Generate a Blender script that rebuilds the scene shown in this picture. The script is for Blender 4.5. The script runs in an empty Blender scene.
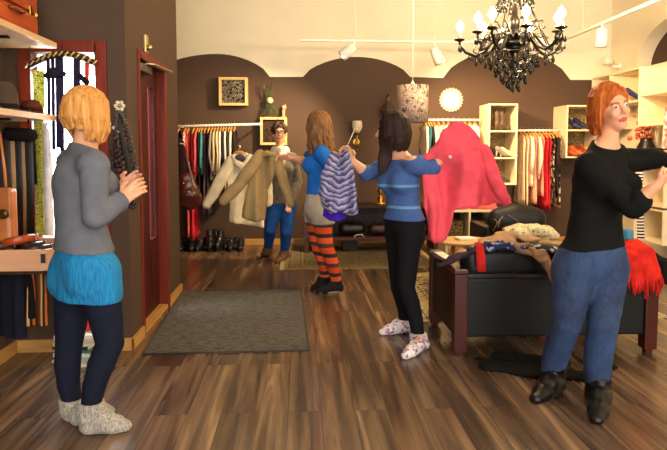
import bpy, bmesh, math, random
import numpy as np
from mathutils import Vector, Matrix
random.seed(7)
C = bpy.context.scene.collection
PI = math.pi
# ---------------------------------------------------------------- camera frame
CAM = Vector((0.0, 0.0, 1.34)); FPX = 600.0
PCY = 190.0; PITCH = math.atan((PCY-150)/600.0); YAW = math.atan(33.5/600.0)
FWD = Vector((math.sin(YAW)*math.cos(PITCH), math.cos(YAW)*math.cos(PITCH), -math.sin(PITCH)))
RGT = Vector((math.cos(YAW), -math.sin(YAW), 0))
UPV = RGT.cross(FWD)
def ray(px, py): return FWD + RGT*((px-333.5)/FPX) + UPV*((PCY-py)/FPX)
def at(px, py, Y):
    r = ray(px, py); return CAM + r*(Y/r.y)
def fl(px, py, z=0.0):
    r = ray(px, py); return CAM + r*((z-CAM.z)/r.z)
def atx(px, py, X):
    r = ray(px, py); return CAM + r*(X/r.x)
# ---------------------------------------------------------------- materials
def hexc(h):
    h = h.lstrip('#'); v = [int(h[i:i+2], 16)/255 for i in (0, 2, 4)]
    return tuple(((c/12.92) if c <= .04045 else ((c+.055)/1.055)**2.4) for c in v)+(1,)
def sc(c, k): return (min(1, c[0]*k), min(1, c[1]*k), min(1, c[2]*k), 1)
class NT:
    def __init__(s, name):
        s.m = bpy.data.materials.new(name); s.m.use_nodes = True
        s.t = s.m.node_tree; s.n = s.t.nodes; s.b = s.n['Principled BSDF']
    def new(s, ty, **kw):
        x = s.n.new(ty)
        for k, v in kw.items():
            if k in x.inputs: x.inputs[k].default_value = v
            else: setattr(x, k, v)
        return x
    def link(s, a, b): s.t.links.new(a, b)
    def coord(s, scale=(1, 1, 1), rot=(0, 0, 0), loc=(0, 0, 0)):
        tc = s.new('ShaderNodeTexCoord'); mp = s.new('ShaderNodeMapping')
        mp.inputs['Scale'].default_value = scale; mp.inputs['Rotation'].default_value = rot
        mp.inputs['Location'].default_value = loc
        s.link(tc.outputs['Object'], mp.inputs['Vector']); return mp.outputs['Vector']
    def ramp(s, fac, stops, interp='LINEAR'):
        r = s.new('ShaderNodeValToRGB'); r.color_ramp.interpolation = interp
        e = r.color_ramp.elements
        while len(e) < len(stops): e.new(.5)
        for i, (p, c) in enumerate(stops): e[i].position = p; e[i].color = c
        s.link(fac, r.inputs['Fac']); return r.outputs['Color']
    def mix(s, fac, a, b, mode='MIX'):
        m = s.new('ShaderNodeMix', data_type='RGBA', blend_type=mode)
        for i, v in ((0, fac), (6, a), (7, b)):
            if hasattr(v, 'is_linked') or hasattr(v, 'links'): s.link(v, m.inputs[i])
            else: m.inputs[i].default_value = v
        return m.outputs[2]
    def bump(s, h, strength=.3, dist=.01):
        b = s.new('ShaderNodeBump', Strength=strength, Distance=dist)
        s.link(h, b.inputs['Height']); s.link(b.outputs['Normal'], s.b.inputs['Normal'])
_mc = {}
def M(h, rough=.6, var=.18, scale=9.0, metal=0.0, bump=0.0, bscale=60.0, sheen=0.0, stretch=(1, 1, 1), coat=0.0, spec=.5):
    key = (h, rough, var, scale, metal, bump, bscale, sheen, stretch, coat, spec)
    if key in _mc: return _mc[key]
    t = NT('surface_'+h.lstrip('#')); c = hexc(h); b = t.b
    b.inputs['Roughness'].default_value = rough; b.inputs['Metallic'].default_value = metal
    b.inputs['Sheen Weight'].default_value = sheen; b.inputs['Coat Weight'].default_value = coat
    b.inputs['Specular IOR Level'].default_value = spec
    vec = t.coord(stretch)
    nz = t.new('ShaderNodeTexNoise', Scale=scale, Detail=3.0); t.link(vec, nz.inputs['Vector'])
    t.link(t.ramp(nz.outputs['Fac'], [(.3, sc(c, 1-var)), (.7, sc(c, 1+var))]), b.inputs['Base Color'])
    if bump:
        n2 = t.new('ShaderNodeTexNoise', Scale=bscale, Detail=2.0); t.link(vec, n2.inputs['Vector'])
        t.bump(n2.outputs['Fac'], bump, .01)
    _mc[key] = t.m; return t.m
def EM(h, strength):
    key = ('em', h, strength)
    if key in _mc: return _mc[key]
    t = NT('glow_'+h.lstrip('#')); c = hexc(h)
    t.b.inputs['Base Color'].default_value = c
    t.b.inputs['Emission Color'].default_value = c; t.b.inputs['Emission Strength'].default_value = strength
    _mc[key] = t.m; return t.m
def FAB(h, **k):
    a = dict(rough=.85, var=.14, scale=14, bump=.25, bscale=90, sheen=0.0, spec=.12); a.update(k); return M(h, **a)
def WOOD(h, rough=.45, scale=3.0, axis=2, coat=.1, var=.28):
    key = ('wood', h, rough, scale, axis, coat, var)
    if key in _mc: return _mc[key]
    t = NT('wood_'+h.lstrip('#')); c = hexc(h); b = t.b
    st = [9.0, 9.0, 9.0]; st[axis] = .8
    vec = t.coord(tuple(st)); nz = t.new('ShaderNodeTexNoise', Scale=scale, Detail=5.0, Distortion=.6)
    t.link(vec, nz.inputs['Vector'])
    t.link(t.ramp(nz.outputs['Fac'], [(.25, sc(c, 1-var)), (.75, sc(c, 1+var))]), b.inputs['Base Color'])
    b.inputs['Roughness'].default_value = rough; b.inputs['Coat Weight'].default_value = coat; b.inputs['Specular IOR Level'].default_value = .25
    t.bump(nz.outputs['Fac'], .08, .005)
    _mc[key] = t.m; return t.m
def STRIPE(cols, axis=2, period=.1, rough=.85, offset=0.0, wob=0.0, rot=(0, 0, 0), sizes=None):
    """bands across one axis, woven into the cloth"""
    t = NT('striped_cloth'); vec = t.coord(rot=rot)
    sp = t.new('ShaderNodeSeparateXYZ'); t.link(vec, sp.inputs[0])
    a = t.new('ShaderNodeMath', operation='MULTIPLY_ADD'); a.inputs[1].default_value = 1/period; a.inputs[2].default_value = offset
    t.link(sp.outputs[axis], a.inputs[0]); src = a.outputs[0]
    if wob:
        nz = t.new('ShaderNodeTexNoise', Scale=14.0); t.link(vec, nz.inputs['Vector'])
        w = t.new('ShaderNodeMath', operation='MULTIPLY_ADD'); w.inputs[1].default_value = wob
        t.link(nz.outputs['Fac'], w.inputs[0]); t.link(src, w.inputs[2]); src = w.outputs[0]
    f = t.new('ShaderNodeMath', operation='FRACT'); t.link(src, f.inputs[0])
    n = len(cols); st = []
    for i, h in enumerate(cols): st.append(((sum(sizes[:i]) if sizes else i/n), hexc(h)))
    t.link(t.ramp(f.outputs[0], st, 'CONSTANT'), t.b.inputs['Base Color'])
    t.b.inputs['Roughness'].default_value = rough; t.b.inputs['Specular IOR Level'].default_value = .2
    return t.m
def PATCH(cols, scale=40.0, rough=.8, feature='voronoi', stretch=(1, 1, 1)):
    """blotched or floral print"""
    t = NT('printed_cloth'); vec = t.coord(stretch)
    if feature == 'voronoi':
        v = t.new('ShaderNodeTexVoronoi', Scale=scale); t.link(vec, v.inputs['Vector'])
        sp = t.new('ShaderNodeSeparateColor'); t.link(v.outputs['Color'], sp.inputs[0]); fac = sp.outputs[0]
    elif feature == 'rings':
        v = t.new('ShaderNodeTexVoronoi', Scale=scale); t.link(vec, v.inputs['Vector'])
        m = t.new('ShaderNodeMath', operation='MULTIPLY'); m.inputs[1].default_value = 3.2; t.link(v.outputs['Distance'], m.inputs[0])
        f = t.new('ShaderNodeMath', operation='FRACT'); t.link(m.outputs[0], f.inputs[0]); fac = f.outputs[0]
    else:
        v = t.new('ShaderNodeTexNoise', Scale=scale, Detail=2.0, Distortion=1.5); t.link(vec, v.inputs['Vector']); 
        mr = t.new('ShaderNodeMapRange'); mr.inputs[1].default_value = .3; mr.inputs[2].default_value = .7
        t.link(v.outputs['Fac'], mr.inputs[0]); fac = mr.outputs[0]
    n = len(cols)
    t.link(t.ramp(fac, [(i/n, hexc(h)) for i, h in enumerate(cols)], 'CONSTANT'), t.b.inputs['Base Color'])
    t.b.inputs['Roughness'].default_value = rough; t.b.inputs['Specular IOR Level'].default_value = .25
    return t.m
# ---------------------------------------------------------------- objects
def tag(o, label=None, cat=None, group=None, kind=None):
    if label: o['label'] = label
    if cat: o['category'] = cat
    if group: o['group'] = group
    if kind: o['kind'] = kind
    return o
def thing(name, label, cat, loc, group=None):
    o = bpy.data.objects.new(name, None); C.objects.link(o); o.location = loc
    o.empty_display_size = .05
    return tag(o, label, cat, group)
def root_loc(p):
    while p.parent: p = p.parent
    return Vector(p.location)
def link_mesh(name, me, mats, parent, label=None):
    """mesh data in world coordinates -> object (child frame = its root's base)"""
    if not isinstance(mats, (list, tuple)): mats = [mats]
    for m in mats: me.materials.append(m)
    o = bpy.data.objects.new(name, me); C.objects.link(o)
    if parent is not None:
        me.transform(Matrix.Translation(-root_loc(parent))); o.parent = parent
    else:
        n = len(me.vertices); co = np.empty(n*3, np.float32); me.vertices.foreach_get('co', co); co = co.reshape(-1, 3)
        lo, hi = co.min(0), co.max(0); b = Vector((float(lo[0]+hi[0])/2, float(lo[1]+hi[1])/2, float(lo[2])))
        me.transform(Matrix.Translation(-b)); o.location = b
    if label: o['label'] = label
    return o
def orth(d):
    d = Vector(d).normalized(); a = Vector((0, 0, 1)) if abs(d.z) < .9 else Vector((1, 0, 0))
    u = d.cross(a).normalized(); return u, d.cross(u).normalized()
class MB:
    def __init__(s): s.bm = bmesh.new()
    def quadring(s, rings, closed=True, cap=True, smooth=True):
        bm = s.bm; vr = [[bm.verts.new(p) for p in r] for r in rings]
        for i in range(len(vr)-1):
            a, b = vr[i], vr[i+1]; n = len(a)
            for j in range(n if closed else n-1):
                f = bm.faces.new((a[j], a[(j+1) % n], b[(j+1) % n], b[j])); f.smooth = smooth
        if cap and closed:
            for r, rv in ((vr[0], True), (vr[-1], False)):
                f = bm.faces.new(list(reversed(r)) if rv else r); f.smooth = False
        return s
    def box(s, lo, hi, bev=0.0, rot=0.0, piv=None):
        lo, hi = Vector(lo), Vector(hi)
        r = bmesh.ops.create_cube(s.bm, size=1.0); vs = r['verts']
        for v in vs:
            v.co = Vector(((lo.x+hi.x)/2+v.co.x*(hi.x-lo.x), (lo.y+hi.y)/2+v.co.y*(hi.y-lo.y), (lo.z+hi.z)/2+v.co.z*(hi.z-lo.z)))
        if bev:
            es = list({e for v in vs for e in v.link_edges})
            rr = bmesh.ops.bevel(s.bm, geom=es, offset=bev, segments=2, profile=.6, affect='EDGES')
            vs = list(set(rr['verts']) | {v for v in vs if v.is_valid})
        if rot:
            p = Vector(piv) if piv else (lo+hi)/2
            bmesh.ops.rotate(s.bm, verts=vs, cent=p, matrix=Matrix.Rotation(rot, 3, 'Z'))
        return s
    def tube(s, pts, r, n=10, cap=True, flat=1.0, fdir=None):
        pts = [Vector(p) for p in pts]; rs = r if isinstance(r, (list, tuple)) else [r]*len(pts)
        rings = []; u = None
        for i, p in enumerate(pts):
            d = (pts[min(i+1, len(pts)-1)]-pts[max(i-1, 0)]).normalized()
            if fdir is not None:
                u = Vector(fdir); u = (u-d*u.dot(d)).normalized(); v = d.cross(u)
            elif u is None: u, v = orth(d)
            else:
                u = (u-d*u.dot(d)).normalized(); v = d.cross(u)
            rings.append([p+u*(math.cos(2*PI*k/n)*rs[i])+v*(math.sin(2*PI*k/n)*rs[i]*flat) for k in range(n)])
        return s.quadring(rings, cap=cap)
    def lathe(s, base, prof, n=20, axis=(0, 0, 1)):
        base = Vector(base); d = Vector(axis).normalized(); u, v = orth(d)
        return s.quadring([[base+d*z+u*(math.cos(2*PI*k/n)*r)+v*(math.sin(2*PI*k/n)*r) for k in range(n)] for r, z in prof])
    def ball(s, c, r, n=12, m=8):
        c = Vector(c); r = Vector(r) if hasattr(r, '__len__') else Vector((r, r, r))
        rings = []
        for i in range(1, m):
            a = PI*i/m; rings.append([c+Vector((r.x*math.sin(a)*math.cos(2*PI*k/n), r.y*math.sin(a)*math.sin(2*PI*k/n), -r.z*math.cos(a))) for k in range(n)])
        return s.quadring(rings)
    def prism(s, pts, d):
        """polygon (world points) swept along vector d"""
        d = Vector(d); a = [s.bm.verts.new(Vector(p)) for p in pts]; b = [s.bm.verts.new(Vector(p)+d) for p in pts]
        n = len(a); s.bm.faces.new(a); s.bm.faces.new(list(reversed(b)))
        for i in range(n): s.bm.faces.new((a[(i+1) % n], a[i], b[i], b[(i+1) % n]))
        return s
    def build(s, name, mats, parent=None, label=None, smooth=None):
        bmesh.ops.recalc_face_normals(s.bm, faces=s.bm.faces[:])
        me = bpy.data.meshes.new(name); s.bm.to_mesh(me); s.bm.free()
        if smooth is not None:
            me.polygons.foreach_set('use_smooth', [smooth]*len(me.polygons))
        return link_mesh(name, me, mats, parent, label)
def struct(o): o['kind'] = 'structure'; return o
def children(o): return [c for c in bpy.data.objects if c.parent == o]
def dup(root, loc, rotz=0.0, label=None):
    r = root.copy(); C.objects.link(r); r.location = loc; r.rotation_euler = (0, 0, rotz)
    if label: r['label'] = label
    for ch in children(root):
        c = ch.copy(); C.objects.link(c); c.parent = r
        for g in children(ch):
            d = g.copy(); C.objects.link(d); d.parent = c
    return r
# ---------------------------------------------------------------- distance-field modeller (cloth, bodies)
V = Vector
class Field:
    def __init__(s, h=.006): s.h = h; s.p = []; s.cuts = []; s.disp = None
    def cone(s, a, b, ra, rb, k=.02, n=None, f=1.0, sub=False):
        a, b = np.array(a, float), np.array(b, float); R = max(ra, rb)
        nn = np.array(Vector(n).normalized(), float) if n is not None else None
        if f < 1: R = R/f
        s.p.append(('c', a, b, ra, rb, nn, f, k, sub, np.minimum(a, b)-R, np.maximum(a, b)+R)); return s
    def chain(s, pts, rs, k=.02, n=None, f=1.0):
        for i in range(len(pts)-1): s.cone(pts[i], pts[i+1], rs[i], rs[i+1], k if i == 0 else min(k, .004), n, f)
        return s
    def ell(s, c, r, axes=None, k=.02, sub=False):
        c = np.array(c, float); r = np.array(r, float)
        A = np.array([list(x) for x in axes], float) if axes is not None else np.eye(3)
        R = r.max(); s.p.append(('e', c, r, A, None, None, 1, k, sub, c-R, c+R)); return s
    def slab(s, poly, Y, fold, th, k=.02, rnd=.02):
        """poly in (x,z); solid of thickness 2*th(x,z) about the sheet y=Y+fold(x,z)"""
        P = np.array(poly, float)
        s.p.append(('s', P, Y, fold, th, rnd, 1, k, False, np.array([P[:, 0].min(), Y-.2, P[:, 1].min()]), np.array([P[:, 0].max(), Y+.2, P[:, 1].max()]))); return s
    def cut(s, pt, n): s.cuts.append((np.array(pt, float), np.array(Vector(n).normalized(), float))); return s
    def grid(s):
        lo = np.min([q[9] for q in s.p if not q[8]], 0)-.03; hi = np.max([q[10] for q in s.p if not q[8]], 0)+.03
        h = s.h; n = np.ceil((hi-lo)/h).astype(int)+1
        ax = [lo[i]+h*np.arange(n[i]) for i in range(3)]
        G = np.full(tuple(n), .25, np.float32)
        for q in s.p:
            k = q[7]; m = k+3*h+.01
            sl = []
            for i in range(3):
                a = max(0, int((q[9][i]-m-lo[i])/h)); b = min(n[i], int((q[10][i]+m-lo[i])/h)+2); sl.append(slice(a, max(a+1, b)))
            x, y, z = ax[0][sl[0]][:, None, None], ax[1][sl[1]][None, :, None], ax[2][sl[2]][None, None, :]
            if q[0] == 'c':
                _, a, b, ra, rb, nn, f = q[:7]; ba = b-a; bb = max(1e-9, float(ba@ba))
                px, py, pz = x-a[0], y-a[1], z-a[2]
                t = np.clip((px*ba[0]+py*ba[1]+pz*ba[2])/bb, 0, 1)
                vx, vy, vz = px-t*ba[0], py-t*ba[1], pz-t*ba[2]
                d2 = vx*vx+vy*vy+vz*vz
                if nn is not None and f != 1.0:
                    cc = vx*nn[0]+vy*nn[1]+vz*nn[2]; d2 = d2+cc*cc*(f*f-1)
                d = np.sqrt(np.maximum(d2, 1e-12))-(ra+(rb-ra)*t)
            elif q[0] == 'e':
                _, c, r, A = q[:4]; px, py, pz = x-c[0], y-c[1], z-c[2]; k0 = 0; k1 = 0
                for i in range(3):
                    w = (px*A[i][0]+py*A[i][1]+pz*A[i][2])/r[i]; k0 = k0+w*w; k1 = k1+(w/r[i])**2
                k0 = np.sqrt(k0); d = k0*(k0-1)/np.sqrt(np.maximum(k1, 1e-9))
            else:
                _, P, Yc, fold, th, rnd = q[:6]
                X2, Z2 = np.meshgrid(ax[0][sl[0]], ax[2][sl[2]], indexing='ij')
                sd = poly_sd(P, X2, Z2); yy = np.abs(y-Yc-fold(X2, Z2)[:, None, :])-th(X2, Z2)[:, None, :]
                d1 = (sd[:, None, :]+rnd); d2 = yy+rnd
                d = np.minimum(np.maximum(d1, d2), 0)+np.sqrt(np.maximum(d1, 0)**2+np.maximum(d2, 0)**2)-rnd
            g = G[sl[0], sl[1], sl[2]]
            if q[8]:
                d = -d; hh = np.maximum(k-np.abs(g-d), 0)/max(k, 1e-6); r_ = np.maximum(g, d)+hh*hh*k*.25
            else:
                hh = np.maximum(k-np.abs(g-d), 0)/max(k, 1e-6); r_ = np.minimum(g, d)-hh*hh*k*.25
            G[sl[0], sl[1], sl[2]] = r_
        x, y, z = ax[0][:, None, None], ax[1][None, :, None], ax[2][None, None, :]
        if s.disp is not None: G = G+s.disp(x, y, z).astype(np.float32)
        for pt, nn in s.cuts:
            G = np.maximum(G, ((x-pt[0])*nn[0]+(y-pt[1])*nn[1]+(z-pt[2])*nn[2]).astype(np.float32))
        return G, lo
    def mesh(s, name, regions=None):
        G, lo = s.grid(); h = s.h
        G[0], G[-1], G[:, 0], G[:, -1], G[:, :, 0], G[:, :, -1] = (.1,)*6
        S = G < 0
        c = np.zeros(tuple(np.array(G.shape)-1), np.int8)
        for i in (0, 1):
            for j in (0, 1):
                for k in (0, 1): c += S[i:G.shape[0]-1+i, j:G.shape[1]-1+j, k:G.shape[2]-1+k]
        act = (c > 0) & (c < 8); idx = np.argwhere(act)
        vid = np.full(act.shape, -1, np.int32); vid[act] = np.arange(len(idx))
        val = {}
        for i in (0, 1):
            for j in (0, 1):
                for k in (0, 1): val[i, j, k] = G[idx[:, 0]+i, idx[:, 1]+j, idx[:, 2]+k]
        acc = np.zeros((len(idx), 3)); cnt = np.zeros(len(idx))
        for a in val:
            for d in range(3):
                if a[d] == 0:
                    b = list(a); b[d] = 1; va, vb = val[a], val[tuple(b)]
                    mk = (va < 0) != (vb < 0); t = np.where(mk, va/np.where(mk, va-vb, 1), 0)
                    p = np.array(a, float)[None].repeat(len(idx), 0); p[:, d] += t
                    acc[mk] += p[mk]; cnt[mk] += 1
        vs = lo+h*(idx+acc/np.maximum(cnt, 1)[:, None])
        F = []
        for d in range(3):
            e, f_ = [(1, 2), (2, 0), (0, 1)][d]
            A = np.take(S, range(S.shape[d]-1), d); B = np.take(S, range(1, S.shape[d]), d)
            ed = np.argwhere(A != B); ed = ed[(ed[:, e] > 0) & (ed[:, f_] > 0) & (ed[:, e] < S.shape[e]-1) & (ed[:, f_] < S.shape[f_]-1)]
            q = []
            for (de, df) in ((1, 1), (0, 1), (0, 0), (1, 0)):
                w = ed.copy(); w[:, e] -= de; w[:, f_] -= df; q.append(vid[w[:, 0], w[:, 1], w[:, 2]])
            q = np.stack(q, 1); ins = A[ed[:, 0], ed[:, 1], ed[:, 2]]
            q[~ins] = q[~ins][:, ::-1]; F.append(q)
        F = np.concatenate(F); F = F[(F >= 0).all(1)]
        me = bpy.data.meshes.new(name)
        me.vertices.add(len(vs)); me.vertices.foreach_set('co', vs.astype(np.float32).ravel())
        me.loops.add(len(F)*4); me.loops.foreach_set('vertex_index', F.astype(np.int32).ravel())
        me.polygons.add(len(F)); me.polygons.foreach_set('loop_start', (np.arange(len(F))*4).astype(np.int32))
        me.polygons.foreach_set('loop_total', np.full(len(F), 4, np.int32))
        me.polygons.foreach_set('use_smooth', np.ones(len(F), bool))
        if regions:
            ctr = vs[F].mean(1); mi = np.zeros(len(F), np.int32)
            for fn, m in regions: mi[fn(ctr)] = m
            me.polygons.foreach_set('material_index', mi)
        me.update(calc_edges=True); return me
    def build(s, name, mats, parent=None, label=None, regions=None):
        return link_mesh(name, s.mesh(name, regions), mats, parent, label)
def poly_sd(P, X, Z):
    d = np.full(X.shape, 1e9); sgn = np.ones(X.shape); n = len(P)
    for i in range(n):
        a, b = P[i], P[i-1]; ex, ez = b[0]-a[0], b[1]-a[1]; wx, wz = X-a[0], Z-a[1]
        t = np.clip((wx*ex+wz*ez)/(ex*ex+ez*ez+1e-12), 0, 1)
        d = np.minimum(d, (wx-ex*t)**2+(wz-ez*t)**2)
        c1 = Z >= a[1]; c2 = Z < b[1]; c3 = ex*wz > ez*wx
        sgn = np.where((c1 & c2 & c3) | (~c1 & ~c2 & ~c3), -sgn, sgn)
    return sgn*np.sqrt(d)
def wrinkle(amp, seed=0, fx=18., fz=11., sharp=.7):
    """cloth creases: warped waves with ridged valleys"""
    r = np.random.RandomState(seed); ph = r.rand(9)*6.28
    def rd(a): s_ = np.sin(a); return (1-sharp)*s_+sharp*(1-2*np.abs(np.sin(a*.5+.4)))
    def f(x, y, z):
        wx = x+.03*np.sin(9*z+ph[0])+.02*np.sin(17*y+7*z+ph[1]); wz = z+.03*np.sin(8*x+ph[2])+.02*np.sin(15*x-9*y+ph[3])
        return amp*(.55*rd(fx*wx+fz*.6*wz+ph[4])+.5*rd(fx*.7*(y-wx*.4)-fz*1.1*wz+ph[5])+.4*rd(fz*2.2*wz+fx*.5*wx+ph[6])+.25*np.sin(fx*2.3*wx-fz*1.4*wz+ph[7]))
    return f
# ================================================================ setting
XL = -1.13                     # door wall
XLL = fl(25, 346).x            # left shelf wall
YN = fl(133, 350).y            # shop-window wall (faces the camera)
YE = fl(180, 292).y            # where the door wall ends
YB = 8.5; XR = at(608, 150, YB).x; ZC = 4.2; YF = -2.6
# --- floor
t = NT('laminate_floor')
vec = t.coord(rot=(0, 0, PI/2))
br = t.new('ShaderNodeTexBrick', offset=.37, offset_frequency=2)
for k_, v_ in (('Scale', 1.0), ('Mortar Size', .0016), ('Mortar Smooth', .3), ('Brick Width', 1.9), ('Row Height', .17)): br.inputs[k_].default_value = v_
br.inputs['Color1'].default_value = (0, 0, 0, 1); br.inputs['Color2'].default_value = (1, 1, 1, 1); br.inputs['Mortar'].default_value = (.5, .5, .5, 1)
t.link(vec, br.inputs['Vector'])
gv = t.coord((14, 1.0, 1)); gn = t.new('ShaderNodeTexNoise', Scale=1.6, Detail=7.0, Distortion=.9); 
add = t.new('ShaderNodeVectorMath', operation='ADD'); scl = t.new('ShaderNodeVectorMath', operation='SCALE'); scl.inputs['Scale'].default_value = 9.0
t.link(br.outputs['Color'], scl.inputs[0]); t.link(gv, add.inputs[0]); t.link(scl.outputs[0], add.inputs[1]); t.link(add.outputs[0], gn.inputs['Vector'])
gv2 = t.coord((9.5, .5, 1)); gn2 = t.new('ShaderNodeTexNoise', Scale=1.0, Detail=4.0, Distortion=1.2)
add2 = t.new('ShaderNodeVectorMath', operation='ADD'); t.link(gv2, add2.inputs[0]); t.link(scl.outputs[0], add2.inputs[1]); t.link(add2.outputs[0], gn2.inputs['Vector'])
base = t.ramp(gn2.outputs['Fac'], [(.28, hexc('#35291f')), (.44, hexc('#584536')), (.6, hexc('#786048')), (.8, hexc('#b3936b'))])
tone = t.ramp(br.outputs['Color'], [(0, (.72, .7, .7, 1)), (.5, (.98, .96, .96, 1)), (1, (1.25, 1.19, 1.12, 1))])
grain = t.ramp(gn.outputs['Fac'], [(.3, (.62, .6, .58, 1)), (.6, (1.06, 1.05, 1.04, 1))])
c1 = t.mix(1.0, base, tone, 'MULTIPLY'); c2 = t.mix(.8, c1, grain, 'MULTIPLY')
c3 = t.mix(br.outputs['Fac'], c2, hexc('#2a1c14')); t.link(c3, t.b.inputs['Base Color'])
t.b.inputs['Roughness'].default_value = .24; t.b.inputs['Specular IOR Level'].default_value = .5
t.bump(gn.outputs['Fac'], .06, .004)
struct(MB().box((-3.2, YF, -.06), (XR+.3, YB+.1, 0)).build('floor', t.m))
def WALL(h, name, var=.05):
    return M(h, rough=.75, var=var, scale=1.6, bump=.12, bscale=120, spec=.3)
BROWN = WALL('#4e3b2c', 'brown'); CREAM = WALL('#ebe1c4', 'cream')
OAK = WOOD('#b98a4a', axis=0); OAKY = WOOD('#b98a4a', axis=1)
struct(MB().box((XLL-.12, YF, ZC), (XR+.1, YN+.15, ZC+.1)).box((XL-.17, YN+.15, ZC), (XR+.1, YE-.15, ZC+.1)).box((-3.2, YE-.15, ZC), (XR+.1, YB+.1, ZC+.1)).build('ceiling', CREAM))
struct(MB().box((-3.2, YB, 0), (XR+.1, YB+.1, ZC)).build('wall_back', CREAM))
# brown scalloped paint field: a thin raised skim on the back wall
def zb(px, py): p = at(px, py, YB); return (p.x, p.z)
pts = []
def arc(x0, xm, x1, y0, ym, y1):
    for i in range(17):
        u = i/16; 
        if u <= .5: x = x0+(xm-x0)*math.sin(u*PI) if False else x0+(xm-x0)*2*u; w_ = 1-(1-2*u)**2; s_ = .5*math.sqrt(max(0, w_))+.5*w_; y = y0+(ym-y0)*s_
        else: x = xm+(x1-xm)*(2*u-1); w_ = 1-(2*u-1)**2; s_ = .5*math.sqrt(max(0, w_))+.5*w_; y = y1+(ym-y1)*s_
        pts.append(zb(x, y))
pts.append((-3.2, .0)); pts.append((-3.2, zb(170, 77)[1]))
arc(148, 216, 270, 77, 54, 77); arc(303, 357, 410, 77, 57, 77); arc(443, 505, 570, 78, 50, 80)
pts.append(zb(607.5, 80)); pts.append((XR, 0))
struct(MB().prism([(x, YB-.012, z) for x, z in pts], (0, .012, 0)).build('trim_1', BROWN))
# right wall with an arched recess
p0 = atx(636, 70, XR).y; p1 = p0-1.75; zs = 2.05; rr_ = (p0-p1)/2; yc = (p0+p1)/2
poly = [(XR, YF, 0), (XR, YF, ZC), (XR, YB, ZC), (XR, YB, 0), (XR, p0, 0)]
zt = atx(640, 68, XR).z
for i in range(25):
    a = PI*i/24; poly.append((XR, yc+rr_*math.cos(a), zt+rr_*.62*math.sin(a)))
poly.append((XR, p1, 0))
struct(MB().prism(poly, (.22, 0, 0)).build('wall_right', CREAM))
struct(MB().box((XR, p1, 0), (XR+.22, p0, zt)).build('wall_right_lower', CREAM))
struct(MB().box((XR+.2, p1-.2, 0), (XR+.26, p0+.2, ZC)).build('trim_2', BROWN))
# left shelf wall, with gap none
struct(MB().box((XLL-.12, YF, 0), (XLL, YN, ZC)).build('wall_left', BROWN))
# shop-window wall facing the camera
w0 = at(52, 50, YN); w1 = at(106, 50, YN); wz1 = at(80, 41, YN).z; wz0 = .66
wx0, wx1 = at(19, 60, YN).x, at(107, 60, YN).x
f = MB()
f.box((XLL-.12, YN, 0), (wx0, YN+.15, ZC)); f.box((wx1, YN, 0), (XL, YN+.15, ZC))
f.box((wx0, YN, wz1), (wx1, YN+.15, ZC)); f.box((wx0, YN, 0), (wx1, YN+.15, wz0))
struct(f.build('wall_window', BROWN))
RED = WOOD('#6e2412', axis=2, rough=.5, coat=0); RED2 = WOOD('#42110a', axis=2, rough=.5, coat=0)
fr = MB(); fw = .075
fr.box((wx0, YN-.02, wz0), (wx0+fw, YN+.1, wz1), .006); fr.box((wx1-fw, YN-.02, wz0), (wx1, YN+.1, wz1), .006)
fr.box((wx0+fw, YN-.02, wz1-fw), (wx1-fw, YN+.1, wz1), .006); fr.box((wx0+fw, YN-.02, wz0), (wx1-fw, YN+.1, wz0+fw), .006)
struct(fr.build('window_1', RED))
t = NT('window_glass'); t.b.inputs['Transmission Weight'].default_value = 1.0; t.b.inputs['Roughness'].default_value = 0; t.b.inputs['IOR'].default_value = 1.02
t.b.inputs['Base Color'].default_value = (1, 1, 1, 1); GLASS = t.m
struct(MB().box((wx0+fw, YN+.05, wz0+fw), (wx1-fw, YN+.056, wz1-fw)).build('window_2', GLASS))
# door wall
d0 = atx(142, 300, XL).y; d1 = atx(168, 250, XL).y; dzt = atx(143, 52, XL).z; XD = XL-.11
f = MB(); f.box((XL-.17, YN+.15, 0), (XL, d0, ZC)); f.box((XL-.17, d1, 0), (XL, YE, ZC)); f.box((XL-.17, d0, dzt), (XL, d1, ZC))
struct(f.build('wall_door', BROWN))
struct(MB().box((-3.2, YE-.15, 0), (XL-.17, YE, ZC)).build('wall_hidden', WALL('#e9e4d8', 'out')))
struct(MB().box((-3.2, YE, 0), (-3.1, YB, ZC)).build('wall_far_left', BROWN))
# frame
f = MB(); f.box((XL-.17, d0, 0), (XL+.015, d0+.035, dzt), .004); f.box((XL-.17, d1-.06, 0), (XL+.015, d1, dzt), .004); f.box((XL-.17, d0+.06, dzt-.06), (XL+.015, d1-.06, dzt), .004)
struct(f.build('trim_3', RED))
struct(MB().box((XL-.17, d0+.06, 0), (XL+.005, d1-.06, .035), .004).build('trim_4', OAKY))
door = thing('door_1', None, None, (XD, (d0+d1)/2, .04)); door['kind'] = 'structure'
ya, yb = d0+.04, d1-.065; za, zb_ = .04, dzt-.065; g0, g1 = atx(146.3, 170, XD+.03).y, atx(153, 170, XD+.03).y; gz0, gz1 = .62, zb_-.14
f = MB(); f.box((XD, ya, za), (XD+.05, g0, zb_), .003); f.box((XD, g1, za), (XD+.05, yb, zb_), .003); f.box((XD, g0, gz1), (XD+.05, g1, zb_), .003); f.box((XD, g0, za), (XD+.05, g1, gz0), .003)
f.box((XD+.05, g0+.03, .16), (XD+.058, g1+.04, gz0-.1), .003)
f.build('door_leaf', RED2, door)
MB().box((XD+.02, g0, gz0), (XD+.026, g1, gz1)).build('glass_pane', GLASS, door)
STEEL = M('#b9b5ac', rough=.28, metal=1.0, var=.05)
hy = g1+.13; hz = atx(160, 182, XD+.08).z
MB().tube([(XD+.05, hy, hz-.1), (XD+.1, hy, hz-.1), (XD+.11, hy, hz-.085), (XD+.11, hy, hz+.085), (XD+.1, hy, hz+.1), (XD+.05, hy, hz+.1)], .011).build('door_handle', STEEL, door)
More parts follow.
